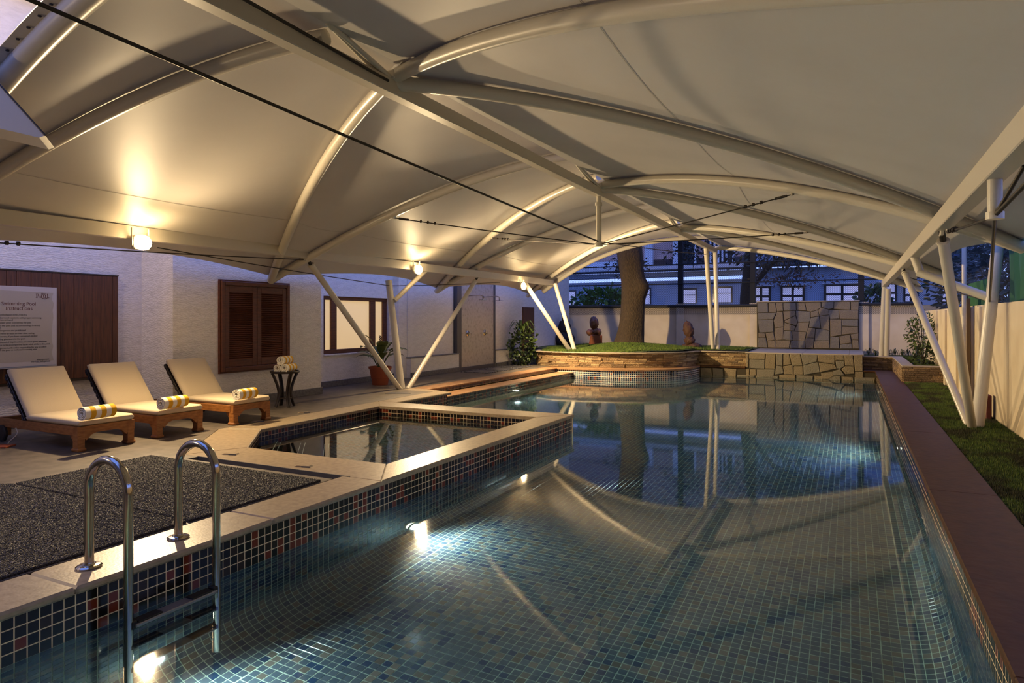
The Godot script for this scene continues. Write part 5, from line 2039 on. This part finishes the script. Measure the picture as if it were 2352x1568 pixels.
func mound(x: float, z: float) -> float:
	var d := Vector2(x + 5.6, z + 18.5).length()
	return PT - 0.01 + 0.035 * smoothstep(-16.4, -17.6, z) + 0.16 * exp(-d * d * 0.75) + 0.02 * sin(x * 3.1) * sin(z * 2.7)
func tuft(r2: RandomNumberGenerator, p: Vector3, h: float) -> Transform3D:
	var b := Basis(Vector3.UP, r2.randf() * TAU) * Basis(Vector3.RIGHT, r2.randf_range(-0.35, 0.35))
	return Transform3D(b.scaled_local(Vector3(h, h * r2.randf_range(0.6, 1.3), h)), p)
func grass_tint(r2: RandomNumberGenerator) -> Color:
	return lin(["2c3d10", "465c18", "5d7722", "38501a", "6b7a2a"][r2.randi() % 5])
var tuft_m: ArrayMesh
func tuft_mesh() -> ArrayMesh:
	if tuft_m == null:
		var g := Geo.new()
		for k in 5:
			var a := k * 1.3
			var o := Vector3(cos(a), 0, sin(a))
			var s := Vector3(-o.z, 0, o.x) * 0.09
			g.t(o * 0.15 - s, o * 0.15 + s, o * 0.5 + Vector3.UP * (0.8 + 0.2 * (k % 2)))
		tuft_m = g.mesh(M.blade)
	return tuft_m

func build_statues() -> void:
	mat("statue_red", rgb("7d4526"), 0.32)
	mat("statue_brown", rgb("6b4733"), 0.22)
	mat("statue_rock", rgb("4a2f20"), 0.75)
	mat("statue_dark", rgb("28231f"), 0.85)
	var p := on_y(1365, 797, 0.40)
	var t := thing("stone_figure", "polished brown stone figure of rounded lumps on a red rock block", "statue", Vector3(p.x, 0.38, p.z))
	var b := Geo.new()
	b.prism(PackedVector2Array([Vector2(-0.2, 0), Vector2(0.13, 0), Vector2(0.2, 0.02), Vector2(0.2, 0.42), Vector2(0.1, 0.46), Vector2(-0.14, 0.44), Vector2(-0.19, 0.2)]), Transform3D(Basis(Vector3.UP, 0.35), Vector3(0, -0.05, -0.1)), 0.26, 0.02)
	part("rock_base", b, M.statue_red, t)
	var fg := Geo.new()
	fg.ball(Vector3(-0.12, 0.46, 0.08), Vector3(0.09, 0.1, 0.11), Basis(Vector3.BACK, 0.5), 0.25, 3, 14)
	fg.ball(Vector3(0.12, 0.48, 0.06), Vector3(0.12, 0.11, 0.12), Basis(Vector3.BACK, -0.5), 0.25, 5, 14)
	fg.ball(Vector3(0.0, 0.47, 0.0), Vector3(0.16, 0.1, 0.1), Basis(), 0.2, 7, 12)
	part("arms", fg, M.statue_brown, t)
	var hg := Geo.new()
	hg.ball(Vector3(0.0, 0.74, 0.02), Vector3(0.13, 0.2, 0.13), Basis(Vector3.BACK, 0.08), 0.22, 11, 16)
	part("head", hg, M.statue_brown, t)
	p = on_y(1297, 793, 0.40)
	t = thing("stacked_stone_figure", "dark stack of three weathered stones in the planter by the house", "statue", Vector3(p.x, 0.38, p.z))
	var d := Geo.new()
	d.ball(Vector3(0, 0.2, 0), Vector3(0.34, 0.28, 0.3), Basis(), 0.25, 21, 14)
	part("base_stone", d, M.statue_dark, t)
	d = Geo.new()
	d.ball(Vector3(-0.02, 0.56, 0), Vector3(0.2, 0.25, 0.18), Basis(), 0.4, 24, 12)
	part("middle_stone", d, M.statue_dark, t)
	d = Geo.new()
	d.ball(Vector3(0.0, 0.87, 0), Vector3(0.1, 0.16, 0.1), Basis(), 0.2, 26, 12)
	part("head_stone", d, M.statue_dark, t)
	p = on_y(1586, 798, 0.42)
	t = thing("balanced_rock", "rough brown upright rock balanced on smaller rocks near the column pair", "statue", Vector3(p.x, 0.4, p.z))
	d = Geo.new()
	d.ball(Vector3(0.1, 0.06, 0), Vector3(0.2, 0.1, 0.14), Basis(), 0.4, 31, 12)
	part("flat_stone", d, M.statue_rock, t)
	d = Geo.new()
	d.ball(Vector3(-0.12, 0.05, 0), Vector3(0.14, 0.08, 0.12), Basis(), 0.4, 35, 10)
	part("flat_stone", d, M.statue_rock, t)
	d = Geo.new()
	d.ball(Vector3(-0.03, 0.23, 0), Vector3(0.15, 0.14, 0.13), Basis(), 0.45, 33, 12)
	part("neck_stone", d, M.statue_rock, t)
	d = Geo.new()
	d.ball(Vector3(-0.06, 0.54, 0), Vector3(0.145, 0.24, 0.13), Basis(Vector3.BACK, 0.15), 0.3, 37, 14)
	part("upright_stone", d, M.statue_rock, t)
	# tree
	t = thing("tree", "thick dark tree trunk growing from the planter through the roof edge", "tree", Vector3(-5.62, 0.4, -18.55))
	var grid := []
	var fn := FastNoiseLite.new()
	fn.seed = 3
	fn.frequency = 0.9
	for i in 41:
		var f := i / 40.0
		var y := -0.1 + 4.2 * f
		var rad := 0.33 + 0.17 * exp(-y * 3.2) + 0.05 * smoothstep(2.0, 3.4, y)
		var row := []
		for k in 36:
			var a := -TAU * k / 36.0
			var rr := rad * (1.0 + 0.1 * fn.get_noise_3d(cos(a) * 1.4, y * 0.5, sin(a) * 1.4) + 0.06 * fn.get_noise_3d(cos(a) * 6.0, y * 0.9, sin(a) * 6.0) + 0.12 * exp(-y * 4.0) * sin(a * 5.0))
			var ka := Vector2(cos(a), sin(a)).dot(Vector2(0.93, 0.35))
			rr += 0.16 * exp(-pow((y - 1.75) * 4.0, 2.0)) * exp(-pow((1.0 - ka) * 4.0, 2.0))
			row.append(Vector3(cos(a) * rr + 0.12 * sin(y * 1.1), y, sin(a) * rr))
		grid.append(row)
	var tg := Geo.new()
	tg.grid_smooth(grid, true)
	part("trunk", tg, M.bark, t)
	for k in 5:
		var br := Geo.new()
		var a := [0.4, 2.2, 3.6, 5.0, 1.2][k] as float
		br.tube([Vector3(0, 3.4, 0), Vector3(cos(a) * 1.0, 4.4, sin(a) * 1.0), Vector3(cos(a) * 2.4, 4.9 - 0.4 * k, sin(a) * 2.4)], [0.2, 0.12, 0.05], 8)
		part("branch", br, M.bark, t)
	foliage(t, "foliage", Vector3(0.4, 5.0, -1.8), Vector3(3.2, 1.4, 2.0), 5200, 0.16, ["16200d", "22301a", "2c3d16"], 12, false, 0.3)
	foliage(t, "hanging_foliage", Vector3(-1.0, 2.6, -3.0), Vector3(0.8, 0.4, 0.5), 320, 0.11, ["16200d", "22301a", "3a2c18"], 15, false, 0.2)
	foliage(t, "hanging_foliage", Vector3(1.1, 3.0, -3.0), Vector3(0.9, 0.5, 0.5), 380, 0.11, ["16200d", "22301a", "3a2c18"], 16, false, 0.2)

# ---------------------------------------------------------------- beyond the boundary
func px_box(g: Geo, u0: float, v0: float, u1: float, v1: float, z: float, thick: float, ch := 0.0) -> void:
	var a := on_z(u0, v1, z)
	var b := on_z(u1, v0, z)
	g.slab(Vector3(a.x, a.y, z - thick), Vector3(b.x, b.y, z), ch)

func net_texture() -> ImageTexture:
	var s := 128
	var im := Image.create(s, s, false, Image.FORMAT_RGBA8)
	im.fill(Color(0.09, 0.1, 0.11, 0.0))
	for y in s:
		for x in s:
			var fx := x / float(s)
			var fy := y / float(s)
			# a diamond-hexagon mesh, one cell each way
			var d := absf(absf(fx - 0.5) + absf(fy - 0.5) * 0.9 - 0.46)
			var d2 := absf(fx - 0.5) if absf(fy) > 1.0 else 9.0
			if minf(d, d2) < 0.075 or (absf(fx) < 0.04 and absf(fy - 0.5) < 0.1) or (absf(fx - 1.0) < 0.04 and absf(fy - 0.5) < 0.1):
				im.set_pixel(x, y, Color(0.09, 0.1, 0.11, 1.0))
	return ImageTexture.create_from_image(im)

func build_background() -> void:
	mat("far_blue", rgb("a3b1c6"), 0.8)
	mat("far_pink", rgb("bd9a8d"), 0.8)
	mat("far_white", rgb("cdced2"), 0.7)
	mat("far_roof", rgb("54575e"), 0.8)
	mat("far_glass", rgb("20262e"), 0.15)
	mat("far_lit", rgb("d8d4e0"), 0.5)
	M.far_lit.emission_enabled = true
	M.far_lit.emission = Color(0.75, 0.76, 0.95)
	M.far_lit.emission_energy_multiplier = 0.12
	var net := mat("net", Color.WHITE, 0.8)
	net.albedo_texture = net_texture()
	net.transparency = BaseMaterial3D.TRANSPARENCY_ALPHA_SCISSOR
	net.alpha_scissor_threshold = 0.5
	net.uv1_triplanar = true
	net.uv1_world_triplanar = true
	net.uv1_scale = Vector3.ONE / 0.055
	var ng := Geo.new()
	ng.q(Vector3(-9.5, 1.38, -21.0), Vector3(1.72, 1.38, -21.0), Vector3(1.72, 4.2, -21.0), Vector3(-9.5, 4.2, -21.0))
	var n := thing("safety_net", "dark wire safety net strung above the cream back wall", "net")
	part("mesh", ng, net, n)
	for u in [1268, 1563, 1729, 1978]:
		var x := on_z(u, 650, -21.1).x
		var pg := Geo.new()
		pg.slab(Vector3(x - 0.075, 1.6, -21.2), Vector3(x + 0.075, 4.2, -21.05), 0.006)
		part("post", pg, M.black_post, n)
	for y in [1.66, 2.35, 2.95]:
		var wg := Geo.new()
		wg.tube([Vector3(-9.5, y, -21.03), Vector3(-4.0, y - 0.02, -21.03), Vector3(1.7, y, -21.03)], 0.022 if y > 1.7 else 0.045, 6)
		part("wire", wg, M.black_post, n)
	var n2 := thing("safety_net", "dark wire safety net above the cream wall of the lawn strip", "net")
	var rg := Geo.new()
	rg.q(Vector3(1.72, 1.4, -21.0), Vector3(1.72, 1.4, -4.0), Vector3(1.72, 2.6, -4.0), Vector3(1.72, 2.6, -21.0))
	part("mesh", rg, net, n2)
	# green shade cloth hung over the side wall
	mat("shade_cloth", rgb("1c5420"), 0.85)
	M.shade_cloth.backlight_enabled = true
	M.shade_cloth.backlight = Color(0.3, 0.3, 0.3)
	for s in [[-7.0, -9.75, "green shade cloth hung in folds over the side wall by the mast"], [-11.0, -12.9, "green shade cloth hung in folds behind the lawn side tripod"]]:
		var grid := []
		for i in 9:
			var row := []
			for k in 50:
				var f := k / 49.0
				var z := lerpf(s[0], s[1], f)
				var y: float = 1.40 + (0.9 if s[0] > -10.0 else 0.4) * i / 8.0 + (0.03 * sin(z * 9.0) if i == 0 else 0.0)
				row.append(Vector3(1.68 + 0.025 * sin(z * 23.0 + 0.3 * i) + 0.012 * sin(z * 57.0), y, z))
			grid.append(row)
		var cg := Geo.new()
		cg.grid_smooth(grid, false)
		var o := MeshInstance3D.new()
		o.name = numbered("shade_cloth")
		o.mesh = cg.mesh(M.shade_cloth)
		add_child(o)
		tag(o, s[2], "shade cloth", "green shade cloths")
	# thin pole and plank by the side wall
	var tp := Geo.new()
	tp.tube([Vector3(1.42, 0.0, -11.35), Vector3(1.42, 2.4, -11.35)], 0.028, 10)
	var o2 := MeshInstance3D.new()
	o2.name = "thin_pole"
	o2.mesh = tp.mesh(M.beam_white)
	add_child(o2)
	tag(o2, "thin pale upright pole behind the lawn side tripod", "pole")
	var pk := Geo.new()
	pk.slab(Vector3(1.5, 0.0, -11.95), Vector3(1.55, 1.55, -11.75), 0.004)
	var o3 := MeshInstance3D.new()
	o3.name = "timber_plank"
	o3.mesh = pk.mesh(mat("plank_ochre", rgb("5b4526"), 0.7))
	add_child(o3)
	tag(o3, "ochre timber plank standing against the cream side wall", "plank")
	var rp := Geo.new()
	rp.slab(Vector3(1.5, -0.02, -10.35), Vector3(1.56, 0.3, -10.15), 0.01)
	var o4 := MeshInstance3D.new()
	o4.name = "red_box"
	o4.mesh = rp.mesh(M.ink_red)
	add_child(o4)
	tag(o4, "small dull red box on the lawn behind the tripod mast", "box")
	# neighbouring houses
	var Z := -27.0
	var h1 := thing("neighbour_house", "bluish neighbouring house with a pink upper floor behind the net", "building", Vector3.ZERO)
	var g := Geo.new()
	px_box(g, 900, 640, 1710, 860, Z, 3.0)
	part("lower_wall", g, M.far_blue, h1)
	g = Geo.new()
	px_box(g, 900, 380, 1705, 620, Z - 0.4, 3.0)
	part("upper_wall", g, M.far_pink, h1)
	g = Geo.new()
	px_box(g, 900, 612, 1712, 630, Z + 0.7, 1.4)
	part("balcony_slab", g, M.far_white, h1)
	g = Geo.new()
	px_box(g, 900, 630, 1712, 644, Z + 0.2, 0.6)
	part("beam", g, M.far_blue, h1)
	for s in [[1330, 600, 1415, 622], [1480, 560, 1498, 622], [1545, 545, 1560, 622]]:
		g = Geo.new()
		px_box(g, s[0], s[1], s[2], s[3], Z - 0.2, 0.2)
		part("railing_panel", g, M.far_white, h1)
	for s in [[1568, 550, 1594, 612], [1622, 548, 1682, 606]]:
		g = Geo.new()
		px_box(g, s[0], s[1], s[2], s[3], Z - 0.36, 0.08)
		var w := part("window", g, M.far_glass, h1)
		g = Geo.new()
		px_box(g, s[0] - 4, s[3], s[2] + 4, s[3] + 5, Z - 0.25, 0.2)
		px_box(g, s[2], s[1], s[2] + 4, s[3], Z - 0.25, 0.2)
		part("surround", g, M.far_white, w)
		if s[0] > 1600:
			for k in 5:
				g = Geo.new()
				px_box(g, s[0] + 8 + k * 9, s[1], s[0] + 12 + k * 9, s[3], Z - 0.3, 0.04)
				part("bar", g, M.far_white, w)
	for s in [[1569, 665, 1597, 696], [1640, 661, 1679, 694], [1470, 664, 1492, 698], [1280, 670, 1320, 700]]:
		g = Geo.new()
		px_box(g, s[0] - 3, s[1] - 4, s[2] + 3, s[3], Z + 0.03, 0.05)
		var w := part("window", g, M.far_glass, h1)
		g = Geo.new()
		px_box(g, s[0], s[1], s[2], s[3], Z + 0.06, 0.03)
		part("pane", g, M.far_lit, w)
		g = Geo.new()
		px_box(g, s[0] - 3, s[1] + 11, s[2] + 3, s[1] + 13, Z + 0.08, 0.03)
		part("mullion", g, M.far_roof, w)
	var h2 := thing("neighbour_house", "pale blue neighbouring house with dark framed windows behind the stone feature", "building", Vector3.ZERO)
	g = Geo.new()
	px_box(g, 1722, 600, 2260, 860, Z - 0.8, 3.0)
	part("wall", g, M.far_blue, h2)
	g = Geo.new()
	px_box(g, 1716, 400, 2260, 600, Z - 2.5, 3.0)
	part("upper_wall", g, M.far_blue, h2)
	g = Geo.new()
	px_box(g, 1712, 592, 2260, 606, Z - 0.3, 1.0)
	part("roof_edge", g, M.far_roof, h2)
	for s in [[1726, 658, 1770, 692], [1793, 657, 1848, 690], [1893, 653, 1976, 690], [2020, 650, 2060, 692], [2075, 655, 2110, 692], [2160, 650, 2190, 692]]:
		g = Geo.new()
		px_box(g, s[0], s[1], s[2], s[3], Z - 0.75, 0.08)
		var w := part("window", g, M.black_post, h2)
		var mid: float = (s[0] + s[2]) * 0.5
		for q in [[s[0] + 5, mid - 3], [mid + 3, s[2] - 5]]:
			for r in [[s[1] + 3, s[1] + 20], [s[1] + 25, s[3]]]:
				g = Geo.new()
				px_box(g, q[0], r[0], q[1], r[1], Z - 0.72, 0.03)
				part("pane", g, M.far_lit, w)
		g = Geo.new()
		px_box(g, s[0] - 4, s[1] - 6, s[2] + 4, s[1] - 1, Z - 0.6, 0.2)
		part("hood", g, M.far_white, w)
	# bushes and trees out there
	var b1 := thing("garden_bush", "bright green leafy bush beyond the net beside the tree", "bush", on_z(1385, 720, -23.0))
	foliage(b1, "foliage", Vector3(0, 0.35, 0), Vector3(1.15, 0.6, 0.6), 1500, 0.13, ["3c6a14", "4f8520", "2c4f12"], 41, true, 0.5)
	var t2 := thing("dark_tree", "dark slender tree with loose foliage beyond the net", "tree", Vector3(on_z(1710, 700, -24.0).x, 0, -24.0))
	g = Geo.new()
	g.tube([Vector3(0, -1, 0), Vector3(0.05, 2.0, 0), Vector3(0.25, 4.5, 0)], [0.26, 0.2, 0.12], 10)
	part("trunk", g, M.bark, t2)
	g = Geo.new()
	g.tube([Vector3(0.1, 2.2, 0), Vector3(0.9, 3.1, 0.1), Vector3(1.8, 3.6, 0.3)], [0.12, 0.08, 0.04], 8)
	part("branch", g, M.bark, t2)
	foliage(t2, "foliage", Vector3(1.6, 3.6, 0.6), Vector3(2.4, 0.8, 1.2), 2600, 0.15, ["18220f", "2a2a16", "22301a", "3a2c18"], 44, false, 0.2)
	foliage(t2, "low_foliage", Vector3(1.5, 2.5, 1.5), Vector3(1.6, 0.25, 0.5), 420, 0.1, ["18220f", "3a2414", "4a2c18"], 45, false, 0.1)
	var b3 := thing("garden_bush", "low dark bush beyond the net beside the far column pair", "bush", Vector3(on_z(2000, 700, -22.5).x, 1.2, -22.5))
	foliage(b3, "foliage", Vector3(0.1, 0.5, 0), Vector3(0.5, 0.55, 0.4), 380, 0.14, ["2c4f22", "1f3a18"], 46, true)
	var k := 0
	for p in [Vector3(3.4, 0.5, -16.0), Vector3(3.2, 0.4, -20.0), Vector3(3.6, 0.6, -12.0), Vector3(4.2, 1.5, -24.0)]:
		var t3 := thing("dark_hedge_tree", ["dense dark conifer beyond the side wall, the middle one", "dense dark conifer beyond the side wall, beside the back corner", "dense dark conifer beyond the side wall, behind the folded shade cloth", "dense dark conifer standing behind the back corner of the plot"][k], "tree", p, 0, "dark conifers beyond the side wall")
		g = Geo.new()
		g.tube([Vector3(0, -2.0, 0), Vector3(0, 3.5, 0)], [0.2, 0.08], 8)
		part("trunk", g, M.bark, t3)
		foliage(t3, "foliage", Vector3(0, 1.7, 0), Vector3(1.5, 2.4, 1.9), 3400, 0.17, ["0d1a10", "15281a", "1d3320"], 50 + k, false, 0.6)
		k += 1
